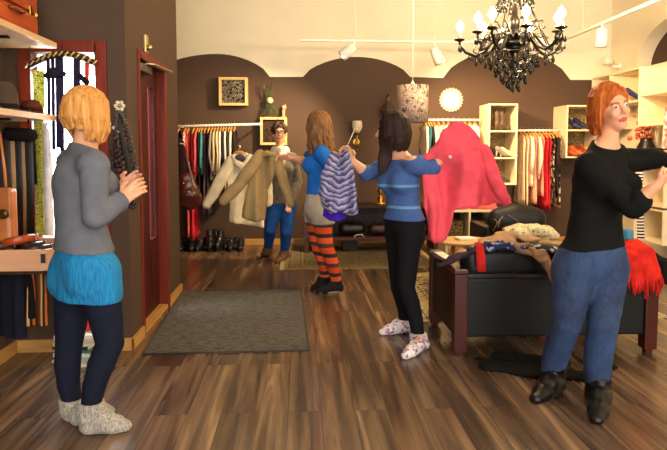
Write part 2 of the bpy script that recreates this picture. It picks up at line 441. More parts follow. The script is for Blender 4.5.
MB().lathe((XD+.05, hy+.0, hz-.24), [(.028, 0), (.028, .006), (.012, .01), (.012, .02)], axis=(1, 0, 0)).build('lock', STEEL, door)
k = MB(); k.tube([(XD+.075, hy, hz-.25), (XD+.08, hy, hz-.3)], .006); k.ball((XD+.08, hy, hz-.32), (.004, .02, .03)); k.build('key', STEEL, door)
cl = thing('door_closer', 'grey metal door closer arm at the top of the dark red door', 'door closer', (XD+.055, ya+.1, zb_-.05))
MB().box((XD+.055, ya+.05, zb_-.07), (XD+.11, ya+.4, zb_-.015), .008).build('closer_body', M('#6e675c', rough=.4, metal=.8), cl)
a0 = atx(146, 66, XL+.02); 
MB().tube([(XD+.09, ya+.2, zb_-.01), (XL+.03, ya+.32, zb_+.0), (XL+.06, ya+.75, zb_+.0)], .024, flat=.5).build('closer_arm', STEEL, cl)
s_ = thing('door_bell', 'small brass bell plate fixed above the dark red door', 'bell', (XL, ya+.25, dzt+.02))
MB().box((XL, ya+.14, dzt+.0), (XL+.02, ya+.22, dzt+.13), .006).build('plate', M('#b7a06a', rough=.35, metal=.8), s_)
MB().ball((XL+.035, ya+.18, dzt+.04), (.02, .02, .025)).build('bell', M('#b7a06a', rough=.3, metal=1.), s_)
# baseboards
def bb(name, a, b): struct(MB().box(a, b, .004).build(name, OAK))
bb('baseboard_window', (XLL, YN-.018, 0), (XL+.018, YN, .085))
bb('baseboard_left', (XLL, YF, 0), (XLL+.018, YN-.018, .085))
f = MB(); f.box((XL, YN-.018, 0), (XL+.018, d0, .085), .004); f.box((XL, d1, 0), (XL+.018, YE, .085), .004); struct(f.build('baseboard_door', OAKY))
bb('baseboard_back', (-3.1, YB-.03, 0), (XR, YB-.012, .085))
# outside the shop window: pale pavement and a green shrub
# ================================================================ camera, light
cd = bpy.data.cameras.new('camera'); cam = bpy.data.objects.new('camera', cd); C.objects.link(cam)
cd.sensor_width = 36.0; cd.lens = FPX/667*36; cam.location = CAM; cd.shift_y = (PCY-225)/667; cd.clip_start = .02
cam.rotation_euler = FWD.to_track_quat('-Z', 'Y').to_euler()
bpy.context.scene.camera = cam
w = bpy.data.worlds.new('world'); bpy.context.scene.world = w; w.use_nodes = True
w.node_tree.nodes['Background'].inputs[0].default_value = (1.0, .97, .95, 1); w.node_tree.nodes['Background'].inputs[1].default_value = 3.2
def lamp(ty, name, loc, energy, col, size=.1, target=None, **kw):
    l = bpy.data.lights.new(name, ty); l.energy = energy; l.color = col
    if ty == 'AREA': l.size = size
    else: l.shadow_soft_size = size
    for k_, v_ in kw.items(): setattr(l, k_, v_)
    o = bpy.data.objects.new(name, l); C.objects.link(o); o.location = loc
    if target is not None: o.rotation_euler = (Vector(target)-Vector(loc)).to_track_quat('-Z', 'Y').to_euler()
    return o
WARM = (1.0, .73, .44)
lamp('AREA', 'shop_window_daylight', ((wx0+wx1)/2, YN+.35, 1.5), 32, (.92, .96, 1.0), .75, (.3, 2.2, .4))
lamp('AREA', 'street_daylight', (-1.9, YN+.55, 3.4), 170, (.93, .97, 1.0), 1.0, (-1.6, YE-.15, 1.2))
sc_ = bpy.context.scene
sc_.view_settings.view_transform = 'Standard'; sc_.view_settings.look = 'None'; sc_.view_settings.exposure = 0.85; sc_.view_settings.gamma = 1.0
sc_.view_settings.use_curve_mapping = False
# ================================================================ lights of the place
BLK = M('#15130f', rough=.35, var=.1); BLKM = M('#231f16', rough=.3, metal=.6)
WHITE = M('#e9e4d6', rough=.45, var=.04); BRASS = M('#b88a3c', rough=.25, metal=1.0)
def dropmat():
    t = NT('dark_crystal'); t.b.inputs['Base Color'].default_value = hexc('#1a1912'); t.b.inputs['Roughness'].default_value = .22; t.b.inputs['Specular IOR Level'].default_value = .4
    return t.m
DROP = dropmat()
# chandelier
cy = 5.0; cc = at(514, 50, cy); ch = thing('chandelier', 'black crystal chandelier with lit candle bulbs hanging from the ceiling', 'chandelier', (cc.x, cy, ZC))
zr = at(514, 44, cy).z; zbulb = at(514, 20, cy).z; zlow = at(514, 88, cy).z
f = MB(); f.lathe((cc.x, cy, zr-.22), [(.01, 0), (.03, .02), (.05, .05), (.02, .09), (.025, .13), (.06, .17), (.07, .2), (.03, .24), (.02, .3), (.035, .36), (.05, .4), (.025, .45), (.02, .55), (.05, .6), (.06, .63), (.02, .68), (.01, .72)], 16)
f.build('column', BLKM, ch)
f = MB(); f.tube([(cc.x, cy, zr+.48), (cc.x, cy, ZC-.05)], .007); f.build('chain', BLKM, ch)
MB().lathe((cc.x, cy, ZC-.06), [(.02, 0), (.06, .02), (.07, .05), (.07, .06)]).build('ceiling_rose', BLKM, ch)
MB().lathe((cc.x, cy, zr-.02), [(.11, 0), (.13, .02), (.1, .035), (.05, .03)], 18).build('bowl', BLKM, ch)
drops = MB()
BULB = EM('#ffd9a0', 26.0); CANDLE = M('#d8cfae', rough=.5)
rng = random.Random(3); tot = 0
def drop(par, p, s=1.0):
    m = MB(); m.lathe((p[0], p[1], p[2]-.05*s), [(.001, 0), (.009*s, .008*s), (.011*s, .016*s), (.004*s, .04*s), (.001, .05*s)], 7)
    m.build('crystal_drop', DROP, par)
for i in range(10):
    a = 2*PI*i/10+.22; ca, sa = math.cos(a), math.sin(a); R = .45 if i % 2 == 0 else .34; dz = 0 if i % 2 == 0 else .02
    P = lambda r, z: (cc.x+ca*r, cy+sa*r, zr+z+dz)
    arm = MB().tube([P(.03, .02), P(.1, .07), P(.17, .04), P(.24, -.05), P(.31, -.085), P(.38*R/.43, -.05), P(R, .02), P(R, .05)], [.017, .016, .015, .014, .014, .013, .012, .012], 8)
    arm.tube([P(.24, -.05), P(.2, -.02), P(.2, .02), P(.24, .03), P(.27, .01)], .006, 6)
    arm.tube([P(.12, .08), P(.16, .15), P(.22, .16), P(.24, .1), P(.2, .08)], .006, 6); arm.tube([P(.36, -.06), P(.38, -.1), P(.34, -.12), P(.32, -.09)], .006, 6)
    arm = arm.build('arm', BLKM, ch)
    MB().lathe(P(R, .045), [(.012, 0), (.045, .012), (.05, .02), (.03, .016), (.014, .03)], 12).build('drip_pan', BLKM, arm)
    MB().tube([P(R, .06), P(R, .13)], .011).build('candle_sleeve', CANDLE, arm)
    MB().lathe(P(R, .13), [(.006, 0), (.026, .018), (.033, .04), (.022, .068), (.003, .095)], 12).build('bulb', BULB, arm)  # oversize bulb, the glow around it is put into the shape
    for j in range(4):
        b = a+(j-1.5)*.09; drop(ch, (cc.x+math.cos(b)*R, cy+math.sin(b)*R, zr+.05+dz-.01*(j % 2)-.03), 1.1)
    drop(ch, P(.31, -.1-dz), 1.5)
for r_, z0, n in ((.2, -.1, 16), (.15, -.17, 13), (.1, -.24, 9), (.05, -.3, 5)):
    for j in range(n):
        b = 2*PI*j/n+.1; drop(ch, (cc.x+math.cos(b)*r_, cy+math.sin(b)*r_, zr+z0+rng.uniform(-.02, .02)), 1.8)
f = MB()
for r_, z0 in ((.2, -.08), (.15, -.15), (.1, -.22), (.05, -.28)):
    f.tube([(cc.x+math.cos(2*PI*j/20)*r_, cy+math.sin(2*PI*j/20)*r_, zr+z0) for j in range(21)], .006, 6)
for j in range(8):
    b = 2*PI*j/8; f.tube([(cc.x+math.cos(b)*.16, cy+math.sin(b)*.16, zr-.1), (cc.x+math.cos(b)*.06, cy+math.sin(b)*.06, zr-.22)], .004, 5)
    f.tube([(cc.x+math.cos(b)*.3, cy+math.sin(b)*.3, zr-.05), (cc.x+math.cos(b)*.22, cy+math.sin(b)*.22, zr+.12), (cc.x+math.cos(b)*.08, cy+math.sin(b)*.08, zr+.4)], .005, 5)
for j in range(10):
    b = 2*PI*j/10; f.tube([(cc.x+math.cos(b)*.05, cy+math.sin(b)*.05, zr+.42), (cc.x+math.cos(b)*.12, cy+math.sin(b)*.12, zr+.38), (cc.x+math.cos(b)*.16, cy+math.sin(b)*.16, zr+.31), (cc.x+math.cos(b)*.13, cy+math.sin(b)*.13, zr+.27), (cc.x+math.cos(b)*.1, cy+math.sin(b)*.1, zr+.3)], .008, 6)
    for k in range(5): f.ball((cc.x+math.cos(b+.2)*(.06+.09*k/4), cy+math.sin(b+.2)*(.06+.09*k/4), zr+.42-.035*k), .011, 6, 4)
f.build('bead_swags', DROP, ch)
MB().lathe((cc.x, cy, zr-.34), [(.002, 0), (.02, .02), (.025, .04), (.01, .07), (.005, .12)], 10).build('finial', DROP, ch)
for i in range(0, 10, 2):
    a = 2*PI*i/10+.22; lamp('POINT', 'chandelier_light', (cc.x+math.cos(a)*.43, cy+math.sin(a)*.43, zr+.24), 30, WARM, .05)
# track lighting
yt = 7.3; zt_ = at(370, 41, yt).z; xa = at(300, 41, yt).x; xb = 3.12
tr = thing('lighting_track', 'white lighting track hung on thin wires from the ceiling', 'lighting track', (xa, yt, zt_))
MB().box((xa, yt-.014, zt_-.011), (xb, yt+.014, zt_+.011)).build('rail', WHITE, tr)
MB().box((xb, 4.2, zt_-.015), (xb+.036, yt+.018, zt_+.015)).build('rail', WHITE, tr)
for p in ((at(355, 40, yt).x, yt), (at(437, 40, yt).x, yt), (xb+.018, 4.6), (xb+.018, 6.6)):
    MB().tube([(p[0], p[1], zt_), (p[0], p[1], ZC)], .004, 6).build('wire', WHITE, tr)
def spot(loc, dirv, label, s=1.0, top=None):
    d = Vector(dirv).normalized(); l = Vector(loc)
    r = thing('spotlight', label, 'spotlight', top or loc, 'white track spotlights')
    o = r
    if top: MB().tube([top, (top[0], top[1], (top[2]+l.z)/2+.02), tuple(l)], .012, 8).build('bracket', WHITE, r)
    MB().lathe(l-d*.06*s, [(.02*s, 0), (.04*s, .01*s), (.048*s, .05*s), (.052*s, .14*s), (.05*s, .16*s), (.042*s, .15*s)], 16, d).build('housing', WHITE, r)
    MB().lathe(l+d*.075*s, [(.038*s, 0), (.041*s, .008*s), (.02*s, .012*s)], 14, d).build('lens', EM('#ffdca8', 6.0), r)
p = at(350, 48, yt); spot(p+Vector((0, 0, -.02)), (-.75, .35, -.55), 'left of the two white spotlights on the back rail above the scalloped wall', 1.3, (p.x+.05, yt, zt_))
p = at(436, 52, yt); spot(p+Vector((0, 0, -.02)), (.45, .2, -.85), 'white spotlight on the back rail just left of the chandelier', 1.3, (p.x-.02, yt, zt_))
p = atx(602, 33, xb+.018); spot(p+Vector((0, 0, -.02)), (.15, .35, -.9), 'white spotlight hanging from the side rail right of the chandelier', 1.2, (xb+.018, p.y, zt_))
p = at(606, 64, 8.3); r = thing('wall_lamp', 'small white wall spotlight in the back right corner above the shelves', 'wall lamp', (XR, 8.25, p.z))
MB().lathe((XR, 8.25, p.z-.04), [(.05, 0), (.05, .02), (.02, .03), (.02, .1)], 12, (-1, 0, 0)).build('mount', WHITE, r)
MB().lathe((XR-.12, 8.25, p.z+.02), [(.03, 0), (.055, .03), (.06, .1), (.055, .13)], 14, (-.8, -.1, .15)).build('housing', WHITE, r)
# warm light from the spots
lamp('SPOT', 'spot_a', (at(350, 48, yt).x-.1, yt-.05, zt_-.2), 230, WARM, .06, (-.6, 8.2, 1.1), spot_size=1.7, spot_blend=.8)
lamp('SPOT', 'spot_b', (at(437, 52, yt).x+.1, yt-.05, zt_-.25), 200, (1.0, .66, .34), .06, (2.4, 8.4, 1.2), spot_size=1.9, spot_blend=.8)
lamp('SPOT', 'spot_c', (xb, 6.3, zt_-.25), 95, (1.0, .64, .32), .06, (3.9, 7.6, 1.2), spot_size=2.0, spot_blend=.8)
# patterned pendant shade and small dark shade
pc = at(412.5, 104, 6.2); ph = thing('pendant_lamp', 'hanging drum lampshade with pink and grey floral print on a thin wire', 'lamp', (pc.x, 6.2, ZC))
rz = (at(0, 85, 6.2).z-at(0, 123, 6.2).z)/2; rx = (at(428, 100, 6.2).x-at(397, 100, 6.2).x)/2
PRN = PATCH(['#b3a58f', '#54463a', '#b8a892', '#a77a72', '#b5a790', '#5e5044', '#a89a84'], 9, feature='noise')
MB().quadring([[V((pc.x+math.cos(2*PI*k/28)*r_, 6.2+math.sin(2*PI*k/28)*r_, z)) for k in range(28)] for r_, z in ((rx-.008, pc.z+rz), (rx, pc.z+rz), (rx, pc.z-rz), (rx-.008, pc.z-rz), (rx-.008, pc.z+rz))], cap=False).build('lamp_shade', PRN, ph)
f = MB(); f.tube([(pc.x-rx, 6.2, pc.z+rz-.01), (pc.x+rx, 6.2, pc.z+rz-.01)], .004, 6); f.tube([(pc.x, 6.2-rx, pc.z+rz-.01), (pc.x, 6.2+rx, pc.z+rz-.01)], .004, 6); f.build('shade_frame', BRASS, ph)
f = MB(); f.tube([(pc.x, 6.2, pc.z), (pc.x, 6.2, ZC)], .004, 6); f.lathe((pc.x, 6.2, pc.z+rz-.03), [(.02, 0), (.02, .05), (.008, .08)], 10); f.build('cord', WHITE, ph)
MB().ball((pc.x, 6.2, pc.z), .045).build('bulb', EM('#ffcf96', 3.0), ph)
# sconce on the back wall
def sconce(px, py, label):
    p = at(px, py, 8.38); r = thing('wall_sconce', label, 'wall lamp', (p.x, YB-.012, p.z-.12))
    MB().lathe((p.x, 8.47, p.z-.22), [(.045, 0), (.045, .02)], 14, (0, 1, 0)).build('back_plate', BRASS, r)
    f = MB(); f.tube([(p.x, 8.47, p.z-.22), (p.x, 8.38, p.z-.24), (p.x, 8.36, p.z-.12)], .011, 8); f.lathe((p.x, 8.37, p.z-.36), [(.004, 0), (.012, .03), (.006, .07), (.02, .1), (.02, .15)], 10); f.build('arm', BRASS, r)
    MB().lathe((p.x, 8.36, p.z-.1), [(.03, 0), (.055, .04), (.075, .09), (.07, .15), (.06, .17), (.052, .17)], 16).build('glass_shade', M('#cfc4ae', rough=.3), r)
sconce(357, 126, 'brass wall sconce with a frosted glass shade on the brown wall')
p = at(391, 105, 8.1); r = thing('wall_lamp', 'small dark wall lamp behind the patterned pendant shade', 'wall lamp', (p.x, YB-.012, p.z))
MB().lathe((p.x, 8.3, p.z-.09), [(.12, 0), (.1, .05), (.06, .13), (.04, .16)], 16).build('lamp_shade', M('#3a2418', rough=.6), r)
MB().tube([(p.x, YB-.012, p.z+.14), (p.x, 8.38, p.z+.16), (p.x, 8.3, p.z+.06)], .01, 8).build('arm', BRASS, r)
# ================================================================ back wall: pictures, mirror, plant
PINE = WOOD('#d9b774', axis=2, var=.12); PINEX = WOOD('#d9b774', axis=0, var=.12)
def frame(name, x0, y0, x1, y1, Y, fwid, matf, matp, label, cat, depth=.05):
    a, b = at(x0, y0, Y), at(x1, y1, Y); r = thing(name, label, cat, ((a.x+b.x)/2, YB-.012, b.z))
    f = MB(); yf, yk = Y, YB-.012
    f.box((a.x, yf, b.z), (a.x+fwid, yk, a.z), .003); f.box((b.x-fwid, yf, b.z), (b.x, yk, a.z), .003)
    f.box((a.x+fwid, yf, a.z-fwid), (b.x-fwid, yk, a.z), .003); f.box((a.x+fwid, yf, b.z), (b.x-fwid, yk, b.z+fwid), .003)
    f.build('frame', matf, r)
    MB().box((a.x+fwid, yf+.035, b.z+fwid), (b.x-fwid, yf+.045, a.z-fwid)).build('picture', matp, r); return r
frame('framed_picture', 218.5, 77, 247.5, 105.5, 8.36, .035, PINE, PATCH(['#1c1a18', '#1c1a18', '#85826f', '#221c18', '#1e1a17', '#8a7e68', '#3a2018', '#1a1614'], 10, feature='noise'), 'light wooden box frame with a dark squiggle pattern on the brown wall', 'picture')
frame('framed_picture', 260, 117, 287, 145, 8.36, .035, PINE, PATCH(['#1d1814', '#2c241b', '#3a2c1f', '#5a2018', '#241c14'], 7, feature='noise'), 'pale wooden frame with a dark picture behind the head of the woman in glasses', 'picture')
p = at(283.5, 117, 8.42); r = thing('figurine', 'small pale figurine standing on top of the pale wooden frame', 'figurine', p)
MB().lathe(p, [(.03, 0), (.03, .01), (.02, .03), (.026, .08), (.018, .11)], 12).build('body', M('#b98f64'), r)
MB().ball(p+V((0, 0, .135)), .025).build('head', M('#d8b48c'), r)
MB().tube([p+V((.015, 0, .09)), p+V((.035, 0, .13)), p+V((.02, 0, .18))], .007, 6).build('arm', M('#d8b48c'), r)
# plant in a wall vase
p = at(270, 100, 8.4); r = thing('hanging_plant', 'small green trailing plant with a cream flower on the brown wall', 'plant', (p.x, YB-.012, p.z))
rg = random.Random(5); f = MB(); lf = MB()
for i in range(16):
    a = rg.uniform(-.6, .6); dn = -1 if i % 3 else 1; L = rg.uniform(.12, .26)
    q = [p+V((0, 0, .0)), p+V((a*.1, -.03, dn*L*.4)), p+V((a*.2, -.03+rg.uniform(-.03, .03), dn*L))]
    f.tube(q, .004, 5)
    for k in range(9):
        u = k/8; c = q[0].lerp(q[1], u*2) if u < .5 else q[1].lerp(q[2], u*2-1); d = V((rg.uniform(-1, 1), rg.uniform(-.6, .1), rg.uniform(-1, .6))).normalized()
        lf.tube([c, c+d*.02, c+d*.04], [.001, .009, .001], 5, flat=.3)
f.build('stem', M('#3c4a22'), r); lf.build('foliage', M('#47612b', rough=.5, var=.35), r)
MB().ball(p+V((0, -.03, -.01)), (.045, .04, .045)).build('flower', M('#d9c79a'), r)
MB().lathe(p+V((.0, .03, -.1)), [(.02, 0), (.045, .03), (.05, .1), (.045, .1)], 12).build('wall_vase', M('#4f5a35', rough=.3), r)
# round mirror
p = at(451, 100, YB-.012); R = .155; r = thing('round_mirror', 'round white mirror with a scalloped white rim on the brown wall', 'mirror', (p.x, YB-.012, p.z-R))
f = MB(); f.lathe((p.x, YB-.012, p.z), [(R+.0, 0), (R, .02), (R-.02, .03), (R-.035, .03), (R-.035, .012)], 36, (0, -1, 0))
for k in range(22):
    a = 2*PI*k/22; f.ball((p.x+math.cos(a)*R, YB-.025, p.z+math.sin(a)*R), (.02, .012, .02), 8, 5)
f.build('rim', M('#d6b7a2', rough=.5), r)
MB().lathe((p.x, YB-.014, p.z), [(R-.034, 0), (R-.034, .012)], 32, (0, -1, 0)).build('mirror_glass', M('#efe2d4', rough=.3, var=.03), r)
f = MB(); f.tube([(p.x-.04, YB-.028, p.z-.06), (p.x, YB-.028, p.z-.075), (p.x+.05, YB-.028, p.z-.055)], .004, 6); f.build('mark', M('#5a4a40'), r)
# ================================================================ rails, garments
def rail(name, p, q, rad, label, brackets=()):
    r = thing(name, label, 'clothes rail', (p[0], p[1], p[2]))
    MB().tube([p, q], rad, 10).build('rail', WHITE, r)
    for b in brackets: MB().tube([b, (b[0], YB-.012, b[2])], rad*.8, 8).build('bracket', WHITE, r)
    return r
HANG = WOOD('#c98a45', axis=1, rough=.4); HOOK = M('#c9b48a', rough=.3, metal=.9)
def garment(name, label, cat, group, loc, rotz, length, width, thick, mat, seed=0, sleeve=0.0, shape='dress', hook=.07, lean=0.0):
    """loc: where the hook sits on the rail. shoulders run along local Y."""
    rg = random.Random(seed); r = thing(name, label, cat, (0, 0, 0), group)
    zt0 = -hook; f = MB(); rings = []; n = 26; ph = rg.uniform(0, 6)
    prof = {'dress': [(0, .16), (.02, .3), (.06, .86), (.12, 1), (.3, .86), (.45, .84), (.7, 1.0), (1, 1.12)],
            'top': [(0, .18), (.03, .4), (.09, .96), (.2, 1), (.6, .96), (1, 1.0)],
            'scarf': [(0, .3), (.05, .42), (.5, .45), (1, .5)],
            'skirt': [(0, .8), (.05, .85), (1, 1.2)]}[shape]
    NR = 16
    for i in range(NR+1):
        u = (i/NR)**1.25
        for (u0, w0_), (u1, w1_) in zip(prof, prof[1:]):
            if u0 <= u <= u1+1e-9: wv = w0_+(w1_-w0_)*(u-u0)/(u1-u0); break
        wy = wv*width/2; tx = thick*(.35+.65*min(1, u*6))*(1+.35*u)/2; am = (.05+.9*u)*thick*.28
        ring = []
        for k in range(n):
            a = 2*PI*k/n; y = wy*math.cos(a); x = tx*math.sin(a)+am*math.sin(5*y/width*2+ph+u*1.5)+am*.5*math.sin(11*y/width+ph*2)
            ring.append(V((x+lean*u*length, y, zt0-u*length+(.015*math.sin(3*a+ph) if i == NR else 0))))
        rings.append(ring)
    f.quadring(rings); f.build('cloth', mat, r)
    if sleeve:
        for s in (-1, 1):
            q = [V((0, s*width*.40, zt0-.05)), V((rg.uniform(-.01, .01), s*width*.50, zt0-.14)), V((rg.uniform(-.02, .02), s*width*.53, zt0-.14-sleeve*.5)), V((rg.uniform(-.03, .03), s*width*.52, zt0-.14-sleeve))]
            MB().tube(q, [.016, .02, .019, .017], 12, flat=2.2, fdir=(1, 0, 0)).build('sleeve', mat, r)
    h = MB(); h.tube([(0, -width*.42, zt0-.05), (0, -width*.2, zt0-.005), (0, 0, zt0+.018), (0, width*.2, zt0-.005), (0, width*.42, zt0-.05)], [.009, .012, .013, .012, .009], 8)
    hg = h.build('hanger', HANG, r)
    k = [V((0, 0, zt0+.01)), V((0, 0, -.028))]
    for j in range(9):
        a = -PI*.5+PI*1.25*j/8; k.append(V((0, .019*math.cos(a)*1.0, .0+.019*math.sin(a))))
    k = [V((0, 0, zt0+.01)), V((0, 0, -.022))]+[V((0, -.019*math.sin(PI*j/8*1.2)*1 if False else .019*math.cos(-PI/2+PI*1.2*j/8), .002+.019*math.sin(-PI/2+PI*1.2*j/8))) for j in range(1, 9)]
    MB().tube(k, .0032, 6).build('hook', HOOK, hg)
    r.location = loc; r.rotation_euler = (0, 0, rotz); return r
ORD = ['first', 'second', 'third', 'fourth', 'fifth', 'sixth', 'seventh', 'eighth', 'ninth', 'tenth', 'eleventh', 'twelfth', 'thirteenth', 'fourteenth', 'fifteenth', 'sixteenth', 'seventeenth', 'eighteenth', 'nineteenth', 'twentieth']
# left rail
LY = 8.15; ra = at(150, 127, LY); rb = at(262, 124, LY)
rail('clothes_rail', tuple(ra), tuple(rb), .016, 'white clothes rail holding the mixed clothes at the back left', [tuple(ra.lerp(rb, .25)), tuple(ra.lerp(rb, .97))])
items = [  # px, length, thick, colour, kind, words
 (179, .95, .06, '#2c1c1a', 'dress', 'dark brown'), (185.5, .72, .075, PATCH(['#e3a0a2', '#cf7078', '#ecb9b4', '#c4606a'], 30), 'top', 'mottled pink'), (188.5, 1.42, .07, '#e5604a', 'dress', 'orange red long'), (194, 1.45, .07, '#c9303f', 'dress', 'crimson long'),
 (197.5, .62, .06, '#e05a60', 'top', 'coral'), (200, .9, .05, '#1d1a1c', 'top', 'black'), (202.5, .6, .05, '#3f7f80', 'top', 'teal'), (205.5, 1.1, .07, '#5b4149', 'dress', 'plum grey'), (209, 1.15, .06, '#3a3338', 'dress', 'charcoal'),
 (212, .66, .06, '#8d8478', 'top', 'grey'), (215, .6, .06, '#c9ae82', 'top', 'tan'), (218, .68, .06, '#d8c39b', 'top', 'beige'), (221, .66, .05, '#e9dfc8', 'top', 'cream'), (223.5, .7, .05, '#2a2526', 'top', 'black velvet'),
 (226, .8, .05, '#e9e4d8', 'top', 'white'), (229, .72, .05, '#3d3230', 'top', 'dark'), (231.5, .8, .05, '#dfd5c0', 'top', 'ivory'), (234.5, .75, .05, '#2b2322', 'top', 'black')]
for i, (px, L, th, col, kd, wd) in enumerate(items):
    u = (px-150)/112; p = ra.lerp(rb, u); m = col if not isinstance(col, str) else FAB(col)
    nm = 'hanging_dress' if kd == 'dress' else 'hanging_blouse'
    garment(nm, f'{wd} {"dress" if kd == "dress" else "blouse"} on a hanger, {ORD[i]} from the left on the left rail', 'dress' if kd == 'dress' else 'blouse', 'clothes on the back left rail', p+V((0, 0, .016)), 0.0, L, .38, min(th*.6, .034 if i > 4 else .05), m, i, .42 if kd == 'top' else 0, kd)
# right rail
RY = 8.25; ra2 = at(517, 130.5, RY); rb2 = at(558, 130.5, RY)
rail('clothes_rail', tuple(ra2), tuple(rb2), .016, 'white clothes rail with pink and red clothes between two cubby units')
FLO = PATCH(['#2b2320', '#c9b090', '#4a2c22', '#e2cfae', '#7b3a2c', '#1f1b1a'], 22)
PEACH = '#e9b79a'
items = [(521, .95, .05, '#d9bf98', 'dress', 'beige', .5), (524.5, .98, .07, '#efc9ac', 'dress', 'pale peach', .7), (528.5, .72, .05, '#f0d9bf', 'top', 'cream', .4), (532, .95, .06, '#e2a98a', 'dress', 'peach', .6), (535.5, .62, .08, '#f2cdb6', 'top', 'pale pink', .9), (539.5, .85, .07, '#ef9a86', 'dress', 'salmon pink', .8),
 (543.5, 1.0, .06, '#d8323c', 'dress', 'bright red', .6), (546.5, 1.05, .05, '#c22838', 'dress', 'deep red', .5), (550, .95, .07, FLO, 'dress', 'dark floral', .7), (553.5, .8, .05, '#2c2422', 'top', 'black', .3), (556, 1.0, .07, PATCH(['#231c1b', '#a8846a', '#2a2120', '#d6c2a2'], 18), 'dress', 'black and cream print', .6)]
for i, (px, L, th, col, kd, wd, rz_) in enumerate(items):
    p = at(px, 130.5, RY); m = col if not isinstance(col, str) else FAB(col)
    garment('hanging_dress' if kd == 'dress' else 'hanging_blouse', f'{wd} {"dress" if kd == "dress" else "blouse"} on a hanger, {ORD[i]} from left on the right rail', 'dress' if kd == 'dress' else 'blouse', 'clothes on the right rail', V((p.x, RY, p.z+.016)), 0.0, L, .38, min(th*.8, .030), m, 40+i, .4 if kd == 'top' else 0, kd)
# middle rail behind the pink coat
MY = 8.3; ra3 = at(423, 120, MY); rb3 = at(480, 120, MY)
rail('clothes_rail', tuple(ra3), tuple(rb3), .016, 'white clothes rail holding white clothes behind the pink coat')
items = [(425, .5, '#d8cdb8', 'off white'), (428, .55, '#2d5f6c', 'teal'), (430.5, .6, '#23242c', 'black'), (433.5, .6, '#e6dcc6', 'cream'), (438, .66, '#efe8da', 'white'), (443, .7, '#ece2cf', 'white'), (448, .7, '#f2ecdf', 'white'), (453.5, .7, '#efe8da', 'white'), (459, .7, '#e8ddc8', 'cream'), (464.5, .7, '#f2ecdf', 'white'), (469.5, .7, '#ece2cf', 'white'), (474.5, .72, '#f2ecdf', 'white')]
for i, (px, L, col, wd) in enumerate(items):
    p = at(px, 120, MY)
    garment('hanging_blouse', f'{wd} blouse on a wooden hanger, {ORD[i]} from the left on the middle rail', 'blouse', 'clothes on the middle rail', V((p.x, MY, p.z+.016)), 0, L, .36, .042, FAB(col), 70+i, .35, 'top')
# ================================================================ shoes
def boot_mesh(root, h, L, mat, sole, heel=.03, yaw=0, w=.085, parts=True):
    """toe points along local -Y, standing on z=0"""
    F = Field(.009); 
    F.cone((0, -L*.62, .035+heel*.2), (0, -L*.2, .05+heel*.6), .034, .042, .03, (0, 0, 1), 1.15)
    F.cone((0, -L*.2, .05+heel*.6), (0, .03, .045+heel), .042, .044, .03)
    F.cone((0, .015, .05+heel), (0, .02, h), .042, .048, .03)
    F.cut((0, 0, h), (0, 0, 1)); F.cut((0, 0, .012), (0, 0, -1))
    F.build('upper', mat, root)
    m = MB(); pts = []
    for k in range(20):
        a = 2*PI*k/20; y = -L*.30+math.cos(a)*L*.5; x = math.sin(a)*(w*.42 if math.cos(a) < .2 else w*.5); pts.append(V((x, y-.0, 0)))
    m.prism(pts, (0, 0, .018)); m.box((-w*.33, -.01, 0), (w*.33, .06, .018+heel*.8), .004)
    m.build('sole', sole, root)
bp = None; bx0 = fl(180, 251)
by = fl(200, 250).y
for i, px in enumerate([180, 185, 190.5, 195.5, 200.5, 205, 210, 215, 220.5, 226, 231, 236, 241]):
    q = at(px, 250, by); tall = i in (7, 8, 6)
    if bp is None:
        r = thing('ankle_boot', 'x', 'boot', (0, 0, 0), 'black boots in a row under the left rail'); boot_mesh(r, .15, .24, M('#1b1a1b', rough=.35), M('#0f0e0e'), .03); bp = r
    o = bp if i == 0 else dup(bp, (0, 0, 0))
    o['label'] = f'black ankle boot standing under the left clothes rail, {ORD[i]} from the left'
    if tall: o.scale = (1.05, 1.05, 1.75)
    o.location = (q.x, q.y+(.12 if i % 2 else 0), 0); o.rotation_euler = (0, 0, random.Random(i).uniform(-.25, .25))
# ================================================================ cubby units on the back wall
GOLD = PATCH(['#6a5630', '#a38c55', '#5c4a2a', '#8f7844', '#b8a068'], 16, feature='noise', rough=.7)
SHELFW = M('#e6d6b0', rough=.5, var=.05)
def cubby(x0, x1, ytop, ys, Yf, label):
    a = at(x0, ytop, Yf); b = at(x1, ys[-1], Yf); yk = YB-.014; r = thing('cubby_unit', label, 'shelf', ((a.x+b.x)/2, yk, b.z))
    w_ = .022
    MB().box((a.x, Yf, b.z), (a.x+w_, yk, a.z), .002).build('side_panel', SHELFW, r); MB().box((b.x-w_, Yf, b.z), (b.x, yk, a.z), .002).build('side_panel', SHELFW, r)
    MB().box((a.x+w_, Yf, a.z-w_), (b.x-w_, yk, a.z), .002).build('top_panel', SHELFW, r)
    zs_ = []
    for y in ys:
        z = at(x0, y, Yf).z; zs_.append(z); MB().box((a.x+w_, Yf, z), (b.x-w_, yk-.012, z+w_), .002).build('shelf', SHELFW, r)
    MB().box((a.x+w_, yk-.012, b.z+w_), (b.x-w_, yk, a.z-w_)).build('back_panel', GOLD, r)
    return a.x, b.x, [z+w_ for z in zs_]
